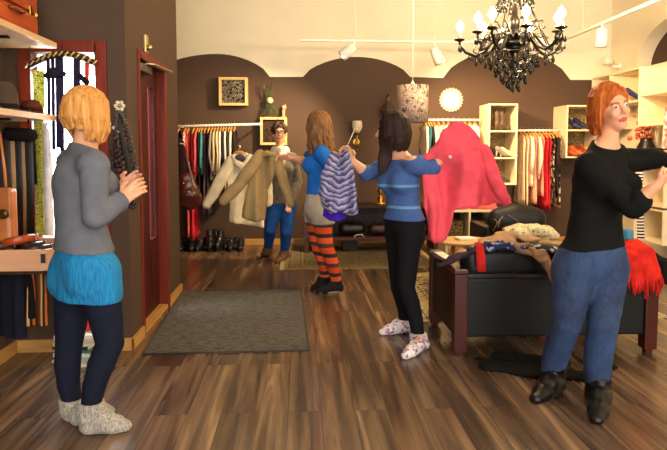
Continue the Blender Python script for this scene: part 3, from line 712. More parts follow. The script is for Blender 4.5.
def pump(loc, yaw, mat, label, grp, h=.07, hi=0.0, s=1.0):
    r = thing('heeled_shoe', label, 'shoe', (0, 0, 0), grp); F = Field(.008)
    F.cone((0, -.15, .025), (0, -.07, .035+h*.3), .03, .034, .03, (0, 0, 1), 1.3); F.cone((0, -.07, .035+h*.3), (0, .05, .04+h), .034, .036, .03)
    F.cone((0, -.055, .09+h*.35), (0, .05, .12+h+hi), .032, .024, .02, None, 1, True) if hi == 0 else F.cone((0, .03, .05+h), (0, .04, .08+h+hi), .04, .045, .02)
    F.build('upper', mat, r); MB().tube([(0, .055, h+.02), (0, .07, .0)], [.018, .008], 8).build('heel', mat, r)
    r.location = loc; r.rotation_euler = (0, 0, yaw); r.scale = (s, s, s); return r
cx0, cx1, cz = cubby(489, 516.5, 103.5, [132, 159, 185], 8.05, 'white cubby unit of three shoe compartments left of the right rail')
TAN = M('#5c4a33', rough=.5); 
def sx(u): return cx0+(cx1-cx0)*u
pump((sx(.45), 8.2, cz[0]), 2.2, M('#57432f'), 'brown ankle boot on the top shelf of the left cubby unit, left one', 'shoes in the left cubby unit', .05, .1)
pump((sx(.66), 8.22, cz[0]), 2.0, M('#4f3d2b'), 'brown ankle boot on the top shelf of the left cubby unit, right one', 'shoes in the left cubby unit', .05, .1)
pump((sx(.3), 8.2, cz[1]), 2.4, M('#2d2a2a'), 'black heeled shoe on the middle shelf of the left cubby unit', 'shoes in the left cubby unit', .08)
pump((sx(.52), 8.18, cz[1]), 2.0, M('#8b8478'), 'grey heeled shoe on the middle shelf of the left cubby unit', 'shoes in the left cubby unit', .08)
pump((sx(.72), 8.2, cz[1]), 1.6, M('#cbbf9f'), 'cream heeled shoe on the middle shelf of the left cubby unit', 'shoes in the left cubby unit', .07)
pump((sx(.5), 8.2, cz[2]), 1.8, M('#3b352a'), 'dark shoe on the bottom shelf of the left cubby unit', 'shoes in the left cubby unit', .05)
dx0, dx1, dz = cubby(567, 600, 105, [131, 158], 8.05, 'white cubby unit of two compartments behind the woman in black')
for j, (u, col, wd) in enumerate([(.15, '#23284a', 'left'), (.38, '#1f2442', 'right')]):
    pump((dx0+(dx1-dx0)*(u+.08), 8.17, dz[0]), .5, M(col), f'dark blue heeled shoe on the upper shelf of the right cubby unit, {wd} one', 'shoes in the right cubby unit', .1)
for j, (u, col, wd) in enumerate([(.1, '#b5482c', 'rust'), (.3, '#d0602c', 'orange'), (.5, '#8f2a20', 'dark red'), (.72, '#c9862c', 'ochre')]):
    pump((dx0+(dx1-dx0)*(u+.06), 8.17, dz[1]), .4, M(col), f'{wd} heeled shoe on the lower shelf of the right cubby unit', 'shoes in the right cubby unit', .08)
# ================================================================ right wall shelves
def box_shelf(label, X0, y0, y1, z0, z1, th=.022, mids=(), deep=None):
    """open box against the right wall, open towards -X"""
    r = thing('cube_shelf', label, 'shelf', (XR, (y0+y1)/2, z0), 'white cube shelves on the right wall')
    MB().box((X0, y0, z0), (XR, y0+th, z1), .002).build('side_panel', SHELFW, r); MB().box((X0, y1-th, z0), (XR, y1, z1), .002).build('side_panel', SHELFW, r)
    MB().box((X0, y0+th, z1-th), (XR, y1-th, z1), .002).build('top_panel', SHELFW, r); MB().box((X0, y0+th, z0), (XR, y1-th, z0+th), .002).build('bottom_panel', SHELFW, r)
    for z in mids: MB().box((X0, y0+th, z), (XR-.012, y1-th, z+th), .002).build('shelf', SHELFW, r)
    MB().box((XR-.012, y0+th, z0+th), (XR, y1-th, z1-th)).build('back_panel', SHELFW, r)
    return r
zA = atx(610, 76, XR).z
# ================================================================ right wall cubes (nearest to the corner first)
yy = [8.05, 7.55, 7.0]
ztop = atx(612, 76, XR-.3).z
X0 = XR-.34
def ptX(px, py, X): return atx(px, py, X)
# far cube column from the corner, top edges step up towards the camera
c1 = box_shelf('white cube shelf on the right wall nearest the back corner', X0, 7.86, 8.36, 1.62, at(622, 76, 8.1).z)
c2 = box_shelf('white cube shelf with a dark blue shoe on the right wall', X0-.02, 7.12, 7.84, at(636, 104, 7.5).z, at(640, 71, 7.5).z)
pump((XR-.2, 7.55, at(636, 104, 7.5).z+.022), 1.2, M('#1f2a63'), 'dark blue shoe inside the white cube shelf on the right wall', None, .1, 0, 1.1)
c3 = box_shelf('large white cube shelf at the right edge with a pink lace top', X0-.12, 6.1, 6.95, at(655, 125, 6.5).z, at(655, 91, 6.5).z)
r = thing('hanging_blouse', 'pink lace blouse hanging at the right edge of the photo', 'blouse', (0, 0, 0)); 
p = at(663, 108, 6.4)
F = Field(.012)
F.slab([(p.x-.02, p.z), (p.x+.04, p.z+.03), (p.x+.2, p.z), (p.x+.24, p.z-.45), (p.x-.06, p.z-.45)], 6.3, lambda x, z: .02*np.sin(x*40)+0*z, lambda x, z: .03+0*x, .02, .02)
LACE = PATCH(['#e8bfa8', '#c96a5c', '#efd3bd', '#d88a78', '#f0dcc8'], 30); r.location = (p.x+.1, 6.3, p.z-.45); F.build('cloth', LACE, r)
MB().tube([(p.x+.0, 6.3, p.z), (p.x+.08, 6.3, p.z+.05), (p.x+.17, 6.3, p.z+.0)], .008, 8).build('hanger', HANG, r)
for i, (a, b, ya_, yb_, wd) in enumerate([(206, 166, 6.5, 7.1, 'upper'), (242, 208, 6.5, 7.1, 'lower')]):
    box_shelf(f'{wd} of the two white cube shelves low on the right wall', X0-.05, ya_, yb_, at(655, a, 6.8).z, at(655, b, 6.8).z)
# red flowers in a dark pot behind the face
p = at(646, 152, 7.3); r = thing('flower_pot', 'dark vase of red and pink blossoms at the right wall', 'flowers', (p.x, 7.3, p.z-.1))
MB().lathe((p.x, 7.3, p.z-.1), [(.06, 0), (.1, .06), (.11, .16), (.07, .24), (.08, .27)], 16).build('vase', M('#1d1712', rough=.3), r)
f = MB(); g_ = MB(); rg = random.Random(9)
for i in range(46):
    q = p+V((rg.gauss(-.02, .09), rg.gauss(0, .06), rg.uniform(.16, .46))); f.ball(q, rg.uniform(.016, .032), 7, 5)
    if i % 3 == 0: g_.tube([p+V((0, 0, .12)), q], .004, 5)
f.build('blossoms', M('#c2553c', var=.4, scale=30), r); g_.build('stems', M('#4b3a22'), r)
SHELFLOW = box_shelf('white cube shelf under the vase of red blossoms', X0-.1, 7.05, 7.6, p.z-.75, p.z-.1)
# striped black and white scarf
p = at(639, 168, 6.4); q = at(643, 240, 6.4)
F = Field(.008); F.slab([(p.x-.03, p.z+.06), (p.x+.05, p.z+.06), (q.x+.03, q.z), (q.x-.05, q.z)], 6.42, lambda x, z: .01*np.sin(x*60+z*9), lambda x, z: .012+0*x, .02, .008)
ss = thing('striped_scarf', 'narrow black and white striped scarf hanging by the right wall shelves', 'scarf', (q.x, 6.42, q.z)); F.build('cloth', STRIPE(['#e8e0d0', '#1d1a18'], 2, .035), ss)
MB().tube([V((p.x, 6.42, p.z+.05)), V((p.x+.08, 6.48, p.z+.06)), V((X0, 6.52, p.z+.04))], .008, 8).build('peg', WHITE, ss)
# ================================================================ sofa seen from behind
SY = 3.74; sl = fl(459, 365).x; sr = at(657, 355, SY).x; SD = .78; st = at(455, 275, SY).z
CHER = WOOD('#41160b', axis=2, rough=.42, coat=0); CHERY = WOOD('#41160b', axis=1, rough=.35, coat=.1)
LEA = M('#100f0d', rough=.5, var=.15, bump=.12, bscale=70, spec=.25); LEA2 = M('#12110f', rough=.42, var=.15, bump=.12, bscale=60, spec=.35)
so = thing('sofa', 'black leather sofa with dark cherry wood frame seen from behind', 'sofa', ((sl+sr)/2, SY+SD/2, 0))
pw = .085
for (x0, y0) in ((sl, SY), (sr-pw, SY), (sl, SY+SD-pw), (sr-pw, SY+SD-pw)):
    MB().box((x0, y0, .03), (x0+pw, y0+pw, st-.0), .008).box((x0+.02, y0+.02, 0), (x0+pw-.02, y0+pw-.02, .03)).build('post', CHER, so)
for x0 in (sl, sr-pw):
    MB().box((x0-.005, SY-.005, st), (x0+pw+.005, SY+SD+.005, st+.035), .01).build('arm_rail', CHERY, so)
    MB().box((x0+.02, SY+pw, .12), (x0+pw-.02, SY+SD-pw, st-.0), .008).build('arm_panel', LEA, so)
MB().box((sl+pw, SY+.015, .13), (sr-pw, SY+.075, st-.03), .012).build('back_panel', LEA, so)
MB().box((sl+pw, SY+.01, st-.03), (sr-pw, SY+.09, st+.0), .006).build('back_rail', WOOD('#1c110c', axis=0, rough=.4), so)
MB().box((sl+pw, SY+.09, .16), (sr-pw, SY+SD-.02, .3), .02).build('base', LEA, so)
mid = (sl+sr)/2; zc_ = at(500, 246, SY+.12).z
for a, b in ((sl+pw+.005, mid-.003), (mid+.003, sr-pw-.005)):
    F = Field(.011); F.cone((a+.08, SY+.17, st+.0), (b-.08, SY+.17, st), .085, .085, .04); F.cone((a+.07, SY+.17, zc_-.08), (b-.07, SY+.17, zc_-.08), .085, .085, .05); F.cone((a+.08, SY+.2, .38), (b-.08, SY+.2, .38), .1, .1, .06)
    F.build('back_cushion', LEA2, so)
    MB().box((a, SY+.28, .3), (b, SY+SD-.0, .44), .035).build('seat_cushion', LEA2, so)
# dark cloth lying on the floor under the sofa
F = Field(.008); a = fl(515, 372)
F.cone(fl(478, 360)+V((0, 0, .005)), fl(520, 374)+V((0, 0, .012)), .03, .05, .04, (0, 0, 1), 2.2); F.cone(fl(520, 374)+V((0, 0, .012)), fl(580, 378)+V((0, 0, .01)), .055, .045, .04, (0, 0, 1), 2.2)
F.cone(fl(500, 358)+V((0, .0, .01)), fl(560, 364)+V((0, 0, .012)), .06, .06, .04, (0, 0, 1), 2.0); F.cone(fl(580, 378)+V((0, 0, .01)), fl(610, 368)+V((0, 0, .01)), .045, .04, .04, (0, 0, 1), 2.2)
F.cone(fl(490, 368)+V((0, 0, .01)), fl(560, 372)+V((0, 0, .01)), .07, .08, .05, (0, 0, 1), 2.4); F.disp = wrinkle(.012, 3, 30, 30); F.cut((0, 0, .002), (0, 0, -1))
tag(F.build('cloth', FAB('#131211')), 'black cloth lying crumpled on the floor under the sofa', 'cloth')
# things heaped on the sofa
def heap(name, segs, mat, label, cat, amp=.006, seed=0, h=.007, f=1.6, k=.03, cutz=None, fx=26, fz=22):
    F = Field(h)
    for a, b, ra, rb in segs: F.cone(a, b, ra, rb, k, (0, .35, 1), f)
    F.disp = wrinkle(amp, seed, fx, fz)
    if cutz is not None: F.cut((0, 0, cutz), (0, 0, -1))
    o = F.build(name, mat); tag(o, label, cat); return o
def A(px, py, dy=0.0): return at(px, py, SY+dy)
def pile(name, path, mat, label, cat, seed, n=14, wy=.1, r=(.022, .04), amp=.008, jit=4.0):
    """a garment thrown down: many flat overlapping lobes along a path, creased"""
    rg = random.Random(seed); F = Field(.0065)
    for i in range(n):
        u = (i+rg.random())/n*(len(path)-1); k = min(int(u), len(path)-2); c = A(*path[k]).lerp(A(*path[k+1]), u-k)
        t_ = (A(*path[k+1])-A(*path[k])).normalized(); d = t_*rg.uniform(.03, .1)+V((rg.uniform(-.03, .03), rg.uniform(-wy, wy)*.5, rg.uniform(-.012, .012))); c += V((0, rg.uniform(-wy, wy)*.5, rg.uniform(-jit, jit)*.002))
        F.cone(c-d, c+d, rg.uniform(*r), rg.uniform(*r), .02, (rg.uniform(-.4, .4), rg.uniform(-.5, .2), 1), 2.2)
    F.disp = wrinkle(amp, seed, 34, 34); tag(F.build(name, mat), label, cat)
pile('jacket', [(476, 249, .18), (490, 244, .22), (504, 238, .25), (516, 234, .27), (530, 240, .25), (550, 242, .22)], FAB('#a98a66'), 'tan jacket heaped on top of the black sofa back', 'jacket', 1, 24, .1, (.026, .05), .008, 6)
pile('trousers', [(500, 247, .12), (518, 247, .09), (534, 254, .04), (545, 262, -.0), (550, 270, -.03)], FAB('#8a6c50'), 'brown trousers hanging over the sofa back beside the woman in black', 'trousers', 2, 16, .04, (.024, .036), .006, 3)
pile('bag', [(520, 232, .3), (532, 230, .3), (544, 232, .3)], PATCH(['#d8cda0', '#e2d9b4', '#c9bb8a', '#dcd2a8', '#6a5f48', '#e2d9b4'], 30, feature='noise'), 'pale yellow printed cloth bag on the heap of clothes', 'bag', 3, 9, .06, (.045, .06), .004, 5)
pile('scarf', [(484, 249, .1), (498, 246, .08), (513, 247, .08)], PATCH(['#1d2140', '#2c3566', '#8a8fae', '#15182e', '#242b55'], 40), 'navy patterned scarf on the heap over the sofa back', 'scarf', 4, 10, .07, (.022, .034), .007, 3)
pile('blouse', [(528, 247, .12), (540, 249, .1), (554, 250, .1)], PATCH(['#22242f', '#3a3f58', '#a9a3a0', '#1b1c26'], 40), 'dark speckled blouse on the sofa heap nearest the woman in black', 'blouse', 5, 8, .06, (.025, .035), .006, 4)
pile('shawl', [(438, 258, .25), (448, 262, .14), (460, 257, .1), (470, 252, .12)], FAB('#3a2c33'), 'dark purple shawl over the left arm of the sofa', 'shawl', 6, 12, .06, (.016, .028), .007, 3)
a_ = A(441, 255, .42); tag(MB().box((sl+.01, SY+.3, st+.037), (sl+.075, SY+.62, st+.044), .001, .05).build('highlight', M('#e6dfcc')), 'white paper sheet standing for light on the left arm of the sofa', 'highlight')  # thin white sheet added to imitate light along the arm top
# red strap
p = A(480, 246, .03)
f = MB(); f.tube([A(478, 243, .2), A(480, 247, .06), A(481.5, 258, -.0), A(482, 272, -.012)], .026, 12, flat=.22, fdir=(1, 0, 0)); f.tube([A(478, 247, .06), A(478.5, 258, .005), A(479, 270, -.01)], .014, 10, flat=.25, fdir=(1, 0, 0))
tag(f.build('sash', FAB('#b5221c')), 'bright red sash hanging over the sofa back', 'sash')
# red fringed scarf
sc0 = thing('fringed_scarf', 'bright red fringed scarf hanging over the right end of the sofa', 'scarf', at(645, 300, SY-.06))
F = Field(.007)
F.chain([A(622, 247, .2), A(634, 248, .1), A(645, 256, .0), A(651, 275, -.06)], [.04, .06, .065, .06], .03, (0, 1, .2), 1.8)
F.chain([A(627, 250, .15), A(634, 262, -.02), A(638, 280, -.05)], [.04, .05, .04], .03, (0, 1, .2), 1.8); F.disp = wrinkle(.007, 8, 60, 12)
RS = FAB('#c4261c', var=.3); F.build('cloth', RS, sc0); rg = random.Random(4); f = MB()
for i in range(34):
    u = i/33; p = A(630+u*31, 276+4*math.sin(u*9)-6*abs(u-.5), -.05-.02*rg.random()); e = A(631+u*30+rg.uniform(-2, 2), 292+rg.uniform(-2, 8)-8*abs(u-.55), -.06-.03*rg.random())
    f.tube([p, p.lerp(e, .5)+V((rg.uniform(-.01, .01), -.008, 0)), e], [.007, .006, .003], 6)
f.build('fringe', RS, sc0)
tag(heap('cloth', [(A(652, 254, .05), A(662, 262, .0), .03, .035), (A(662, 262, 0), A(668, 282, -.03), .035, .03)], FAB('#171513'), 'x', 'cloth', .005, 9), 'black cloth over the far right end of the sofa beside the red scarf')
p = A(628, 238, .2); tag(MB().lathe((p.x, p.y, p.z-.04), [(.03, 0), (.034, .01), (.034, .09), (.03, .1)], 14).build('cup', M('#3f7f9a')), 'small blue cup behind the red fringed scarf', 'cup')
# ================================================================ round table, armchair, low shelf
tc_ = at(465, 240, 5.15); ct = thing('coffee_table', 'round light wood coffee table behind the sofa', 'table', (tc_.x, 5.15, .012))
LW = WOOD('#c49a62', axis=0)
MB().lathe((tc_.x, 5.15, tc_.z-.025), [(.23, 0), (.245, .006), (.245, .02), (.238, .026)], 40).build('tabletop', LW, ct)
for k in range(3):
    a = 2*PI*k/3+.4; MB().tube([(tc_.x+.1*math.cos(a), 5.15+.1*math.sin(a), tc_.z-.02), (tc_.x+.17*math.cos(a), 5.15+.17*math.sin(a), .012)], [.02, .014], 10).build('leg', LW, ct)
tag(MB().box((tc_.x-.07, 5.12, tc_.z+.001), (tc_.x+.09, 5.25, tc_.z+.02), .003, .2).build('magazine', M('#e6dfcf')), 'white magazine lying on the round coffee table', 'magazine')
ay = 5.55; ac = at(519, 225, ay); aw = (at(548, 225, ay).x-at(489, 225, ay).x)/2; az = at(519, 207, ay).z
ar = thing('armchair', 'black armchair with a rounded back behind the heap of clothes', 'armchair', (ac.x, ay+.3, .012))
F = Field(.012); F.cone((ac.x-aw+.12, ay+.06, az-.13), (ac.x+aw-.12, ay+.06, az-.13), .12, .12, .05, (0, 1, 0), 1.5); F.cone((ac.x-aw+.1, ay+.06, .4), (ac.x+aw-.1, ay+.06, .4), .1, .1, .1, (0, 1, 0), 1.3); F.cone((ac.x, ay+.06, .4), (ac.x, ay+.06, az-.14), .2, .15, .1, (0, 1, 0), 2.4)
F.build('backrest', LEA2, ar); MB().box((ac.x-aw+.08, ay+.14, .22), (ac.x+aw-.08, ay+.68, .42), .05).build('seat', LEA2, ar)
for s in (-1, 1): MB().box((ac.x+s*(aw-.045)-.045, ay+.1, .2), (ac.x+s*(aw-.045)+.045, ay+.68, .6), .03).build('armrest', LEA2, ar)
for sx_ in (-1, 1):
    for y_ in (ay+.05, ay+.62): MB().tube([(ac.x+sx_*(aw-.08), y_, .22), (ac.x+sx_*(aw-.08), y_, .012)], [.025, .018], 10).build('leg', CHER, ar)
f = MB()
for a, b, c in (((493, 231), (498, 222), (503, 216)), ((497, 224), (496, 220), (494, 219)), ((508, 215), (516, 220), (521, 224)), ((498, 228), (499, 224), (500, 219))):
    f.tube([at(*a, ay-.05), at(*b, ay-.06), at(*c, ay-.045)], .008, 6, flat=.5)
tag(f.build('cord', FAB('#8a7350')), 'tan cord belt hanging on the back of the black armchair', 'belt')
ly = 6.4; la = at(446, 210.5, ly); lb = at(493, 244, ly); LS = thing('low_shelf', 'white low shelf with two compartments and folded pink clothes on top', 'shelf', ((la.x+lb.x)/2, ly+.17, .012))
th = .022
MB().box((la.x, ly, la.z-th), (lb.x, ly+.36, la.z), .003).build('top_panel', SHELFW, LS); MB().box((la.x, ly, .3), (lb.x, ly+.36, .3+th), .003).build('bottom_panel', SHELFW, LS)
for x in (la.x, (la.x+lb.x)/2-th/2, lb.x-th): MB().box((x, ly, .3+th if la.x < x < lb.x-.03 else .012), (x+th, ly+.36, la.z-th), .002).build('side_panel', SHELFW, LS)
MB().box((la.x+th, ly+.34, .3+th), (lb.x-th, ly+.355, la.z-th)).build('back_panel', PATCH(['#2a2118', '#5c4a2c', '#1f1812', '#7a6238', '#2e241a'], 18, feature='noise'), LS)
for i, (u, wd) in enumerate([(.06, 'left'), (.54, 'right')]):
    x0 = la.x+(lb.x-la.x)*u+.01; tag(MB().box((x0, ly+.06, .3+th+.001), (x0+.17, ly+.3, .56), .01).build('patterned_box', PATCH(['#2b2219', '#6b5632', '#1f1812', '#8a7143', '#33281c'], 24, feature='noise')), f'dark gold patterned box in the {wd} compartment of the low white shelf', 'box')
def folded(x0, x1, y0, z, n, cols, grp, wds):
    for i in range(n):
        F = Field(.009); zc2 = z+.014+i*.026
        F.cone((x0+.03+.01*(i % 2), y0+.06, zc2), (x1-.03-.015*(i % 3), y0+.06, zc2), .024, .024, .03, (0, 0, 1), 1.9); F.cone((x0+.03, y0+.2, zc2), (x1-.03, y0+.2, zc2), .024, .024, .03, (0, 0, 1), 1.9); F.cone((x0+.05, y0+.06, zc2), (x1-.05, y0+.2, zc2), .022, .022, .04, (0, 0, 1), 1.9)
        F.cone((x1-.05, y0+.06, zc2), (x0+.05, y0+.2, zc2), .022, .022, .04, (0, 0, 1), 1.9)
        F.disp = wrinkle(.002, i, 40, 60); tag(F.build('folded_garment', FAB(cols[i])), wds[i], 'folded clothes', grp)
folded(la.x+.01, la.x+.28, ly+.03, la.z, 2, ['#d98a78', '#e2b9a0'], 'folded clothes on the low shelf', ['salmon folded garment lying directly on the low white shelf top', 'pale peach folded garment topmost of the stack on the low shelf'])
heap('crumpled_blouse', [(at(474, 207, ly+.15), at(490, 206, ly+.15), .06, .07), (at(478, 203, ly+.15), at(486, 202, ly+.15), .05, .04), (at(486, 208, ly+.1), at(497, 209, ly+.1), .04, .03)], FAB('#d9685c'), 'salmon pink blouse crumpled on the right of the low white shelf', 'blouse', .01, 11, .009, 1.5, .03, la.z+.001)
# ================================================================ console table, lamp, bags
cyy = 7.7; ca_ = at(303, 206, cyy); cb_ = at(440, 206, cyy); co = thing('console_table', 'long dark wood console table with a lower shelf along the back wall', 'table', ((ca_.x+cb_.x)/2, cyy+.25, .012))
DK = WOOD('#2a1a12', axis=0, rough=.4); DKR = WOOD('#4a2a18', axis=2, rough=.4)
MB().box((ca_.x, cyy, ca_.z-.04), (cb_.x, cyy+.5, ca_.z), .005).build('tabletop', DK, co)
zlow_ = at(350, 241, cyy).z; MB().box((ca_.x+.04, cyy+.02, zlow_), (cb_.x-.04, cyy+.48, zlow_+.04), .005).build('lower_shelf', DKR, co)
for x in (ca_.x+.01, cb_.x-.07): MB().box((x, cyy+.02, .012), (x+.06, cyy+.48, ca_.z-.04), .005).build('side_panel', DKR, co)
MB().box((ca_.x+.07, cyy+.46, zlow_+.04), (cb_.x-.07, cyy+.475, ca_.z-.04)).build('back_panel', DK, co)
px_ = at(351, 250, cyy).x; MB().box((px_-.1, cyy+.1, .012), (px_+.1, cyy+.4, zlow_), .005).build('pedestal', DK, co)
for i, (px, w_, h_, col, wd) in enumerate([(322, .2, .2, '#241a16', 'left'), (352, .3, .24, '#151212', 'middle'), (378, .16, .22, '#3a2218', 'brown'), (420, .2, .2, '#1d1613', 'right')]):
    c = at(px, 225, cyy+.22); r = thing('handbag', f'dark handbag on the lower shelf of the console table, {wd} one' if wd != 'brown' else 'brown handbag on the lower shelf of the console table', 'bag', (c.x, c.y, zlow_+.04), 'handbags on the console shelf')
    F = Field(.011); F.cone((c.x-w_*.32, c.y, zlow_+.045+h_*.36), (c.x+w_*.32, c.y, zlow_+.045+h_*.36), h_*.34, h_*.34, .03); F.disp = wrinkle(.006, i, 18, 18); F.cut((0, 0, zlow_+.042), (0, 0, -1)); F.build('body', M(col, rough=.4), r)
    MB().tube([V((c.x-w_*.25, c.y-.02, zlow_+h_*.65)), V((c.x-w_*.15, c.y-.03, zlow_+h_*1.1)), V((c.x+w_*.15, c.y-.03, zlow_+h_*1.1)), V((c.x+w_*.25, c.y-.02, zlow_+h_*.65))], .008, 8).build('handle', M(col, rough=.4), r)
p = at(358, 237, cyy); f = MB(); f.tube([at(353, 240, cyy+.06), at(356, 235, cyy+.06), at(362, 234.5, cyy+.06), at(365, 239, cyy+.06)], .012, 8, flat=.6); tag(f.build('strap', M('#d9d3c6')), 'white strap lying on the lower shelf of the console table', 'strap')
p = at(380.5, 208, cyy+.2); tl = thing('table_lamp', 'table lamp with brass base and pale shade on the console table', 'lamp', (p.x, cyy+.2, ca_.z))
hh = at(380, 178, cyy+.2).z-ca_.z
MB().lathe((p.x, cyy+.2, ca_.z), [(.085, 0), (.085, .015), (.03, .03), (.05, .07), (.03, .1), (.02, .13), (.045, .17), (.02, .22), (.012, hh+.03)], 18).build('base', BRASS, tl)
MB().quadring([[V((p.x+math.cos(2*PI*k/24)*r_, cyy+.2+math.sin(2*PI*k/24)*r_, ca_.z+hh+z)) for k in range(24)] for r_, z in ((.095, 0), (.085, .22), (.08, .22), (.09, 0), (.095, 0))], cap=False).build('lamp_shade', M('#cdbb98', rough=.8), tl)
MB().lathe((p.x, cyy+.2, ca_.z+hh+.02), [(.012, 0), (.03, .05), (.02, .09), (.004, .1)], 10).build('bulb', EM('#ffcf96', 1.5), tl)
p = at(311, 195, 8.2); tag(MB().box((at(306, 200, 8.2).x, 8.1, ca_.z), (at(312, 200, 8.2).x, 8.2, at(309, 195, 8.2).z+.0), .005).build('paper_box', M('#cfc4ae')), 'small pale box on the left end of the console table', 'box') if False else None
# lamp-like vase right of the girl on the console
p = at(434, 206, cyy+.2); tag(MB().lathe((p.x, cyy+.2, ca_.z), [(.05, 0), (.08, .05), (.06, .14), (.03, .2), (.045, .24)], 18).build('vase', M('#5a3c26', rough=.3)), 'brown vase at the right end of the console table', 'vase')
# ================================================================ rugs and mat
def persian(c0, c1, c2, c3, c4, w_, l_):
    t = NT('patterned_rug'); vec = t.coord(); sp = t.new('ShaderNodeSeparateXYZ'); t.link(vec, sp.inputs[0])
    def edge(ax, half):
        a = t.new('ShaderNodeMath', operation='ABSOLUTE'); t.link(sp.outputs[ax], a.inputs[0])
        b = t.new('ShaderNodeMath', operation='SUBTRACT'); b.inputs[0].default_value = half; t.link(a.outputs[0], b.inputs[1]); return b.outputs[0]
    mn = t.new('ShaderNodeMath', operation='MINIMUM'); t.link(edge(0, w_/2), mn.inputs[0]); t.link(edge(1, l_/2), mn.inputs[1])
    band = t.ramp(mn.outputs[0], [(0, hexc(c0)), (.045, hexc(c1)), (.065, hexc(c2)), (.18, hexc(c1)), (.2, hexc(c0)), (.22, hexc(c3))], 'CONSTANT')
    v = t.new('ShaderNodeTexVoronoi', Scale=11.0, feature='F1', distance='MANHATTAN'); t.link(vec, v.inputs['Vector'])
    pat = t.ramp(v.outputs['Distance'], [(0, hexc(c4)), (.22, hexc(c0)), (.34, hexc(c1)), (.48, hexc(c3)), (.62, hexc(c2))], 'CONSTANT')
    nz = t.new('ShaderNodeTexNoise', Scale=70.0, Detail=2.0); t.link(vec, nz.inputs['Vector'])
    m = t.mix(.55, band, pat); t.link(m, t.b.inputs['Base Color']); t.b.inputs['Roughness'].default_value = .95; t.b.inputs['Specular IOR Level'].default_value = .1
    t.bump(nz.outputs['Fac'], .3, .01); return t.m
def rug(name, x0, x1, y0, y1, mat, label, fringe=None, th=.011):
    r = thing(name, label, 'rug', ((x0+x1)/2, (y0+y1)/2, 0)); MB().box((x0, y0, 0), (x1, y1, th), .004).build('pile', mat, r)
    if fringe:
        f = MB(); n = int((y1-y0)/.018)
        for i in range(n):
            for x, s in ((x0, -1), (x1, 1)): f.box((min(x, x+s*.05), y0+i*.018, .0), (max(x, x+s*.05), y0+i*.018+.009, .005))
        f.build('fringe', fringe, r)
    return r
r1 = (fl(284, 269).x, fl(440, 269).x, fl(300, 269.5).y, fl(300, 247).y)
rug('patterned_rug', r1[0], r1[1], r1[2], r1[3], persian('#8a7a58', '#2b2620', '#6b5f45', '#463d30', '#a8986f', r1[1]-r1[0], r1[3]-r1[2]), 'beige and dark patterned rug under the console table', FAB('#b3a47c'))
y0_ = SY+SD+.03; x0_ = fl(429, 332).x
rug('patterned_rug', x0_, x0_+2.0, y0_, fl(383, 274).y, persian('#9c8c66', '#1f1b18', '#b0a078', '#37302a', '#c2b48c', 2.0, fl(383, 274).y-y0_), 'cream and black patterned rug in front of the sofa by the socks')
t = NT('door_mat'); vec = t.coord((1, 1, 1)); nz = t.new('ShaderNodeTexNoise', Scale=60.0, Detail=4.0); t.link(vec, nz.inputs['Vector'])
vec2 = t.coord((14, 60, 1)); n2 = t.new('ShaderNodeTexNoise', Scale=1.0, Detail=4.0); t.link(vec2, n2.inputs['Vector'])
t.link(t.mix(.5, t.ramp(nz.outputs['Fac'], [(.35, hexc('#33312e')), (.65, hexc('#66635c'))]), t.ramp(n2.outputs['Fac'], [(.35, hexc('#3d3a36')), (.65, hexc('#77736b'))])), t.b.inputs['Base Color'])
t.b.inputs['Roughness'].default_value = .95; t.b.inputs['Specular IOR Level'].default_value = .1; t.bump(nz.outputs['Fac'], .5, .01)
mt = thing('door_mat', 'large grey door mat on the wooden floor by the dark red door', 'mat', ((XL+.05+fl(309, 351).x)/2, 4.8, 0))
ma, mb_ = fl(143, 355), fl(309, 351); mc_, md = fl(181, 292), fl(301, 291)
z = V((0, 0, .009))
MB().prism([V((ma.x, ma.y, 0)), V((mb_.x, mb_.y, 0)), V((md.x, md.y, 0)), V((max(mc_.x, XL+.02), mc_.y, 0))], z).build('pile', t.m, mt)
f = MB(); cs = [V((ma.x, ma.y, .005)), V((mb_.x, mb_.y, .005)), V((md.x, md.y, .005)), V((max(mc_.x, XL+.02), mc_.y, .005))]
for a, b in zip(cs, cs[1:]+cs[:1]): f.tube([a, b], .0075, 6)
f.build('edge_binding', M('#2e2b28', rough=.7), mt)
# ================================================================ brown leather bag hanging at the wall end
p = at(186, 140, YE+.02); hx = thing('hanging_bag', 'dark red brown leather backpack hanging at the end of the door wall', 'bag', (XL+.16, YE+.1, at(186, 212, YE+.1).z))
bc = at(189, 188, YE+.1); LB = M('#4a1a12', rough=.28, var=.25, bump=.2, bscale=20)
F = Field(.009); F.cone((bc.x-.02, bc.y, bc.z+.08), (bc.x, bc.y, bc.z-.09), .075, .12, .04, (0, 1, 0), 1.5); F.cone((bc.x-.02, bc.y-.06, bc.z-.06), (bc.x+.03, bc.y-.06, bc.z-.06), .05, .05, .03, (0, 1, 0), 1.3); F.disp = wrinkle(.007, 5, 30, 26)
F.build('body', LB, hx); f = MB()
f.tube([at(183, 148, YE+.1), at(187, 160, YE+.08), at(191, 176, YE+.08), bc+V((.08, -.02, 0))], .016, 10, flat=.4, fdir=(1, 0, 0)); f.tube([at(183, 148, YE+.1), at(179, 165, YE+.1), bc+V((-.09, 0, .03))], .016, 10, flat=.4, fdir=(1, 0, 0)); f.build('strap', LB, hx)
MB().ball(bc+V((.02, -.11, -.03)), .014, 8, 6).build('buckle', STEEL, hx); MB().ball(bc+V((-.04, -.06, .05)), .01, 8, 6).build('buckle', STEEL, hx)
F = Field(.009); F.chain([at(180, 142, YE+.1), at(182, 158, YE+.1), at(183, 180, YE+.1)], [.035, .05, .05], .03, (0, 1, 0), 1.6); F.disp = wrinkle(.006, 2, 30, 18)
tag(F.build('shirt', FAB('#2e1512')), 'dark maroon shirt hanging behind the leather backpack', 'shirt')
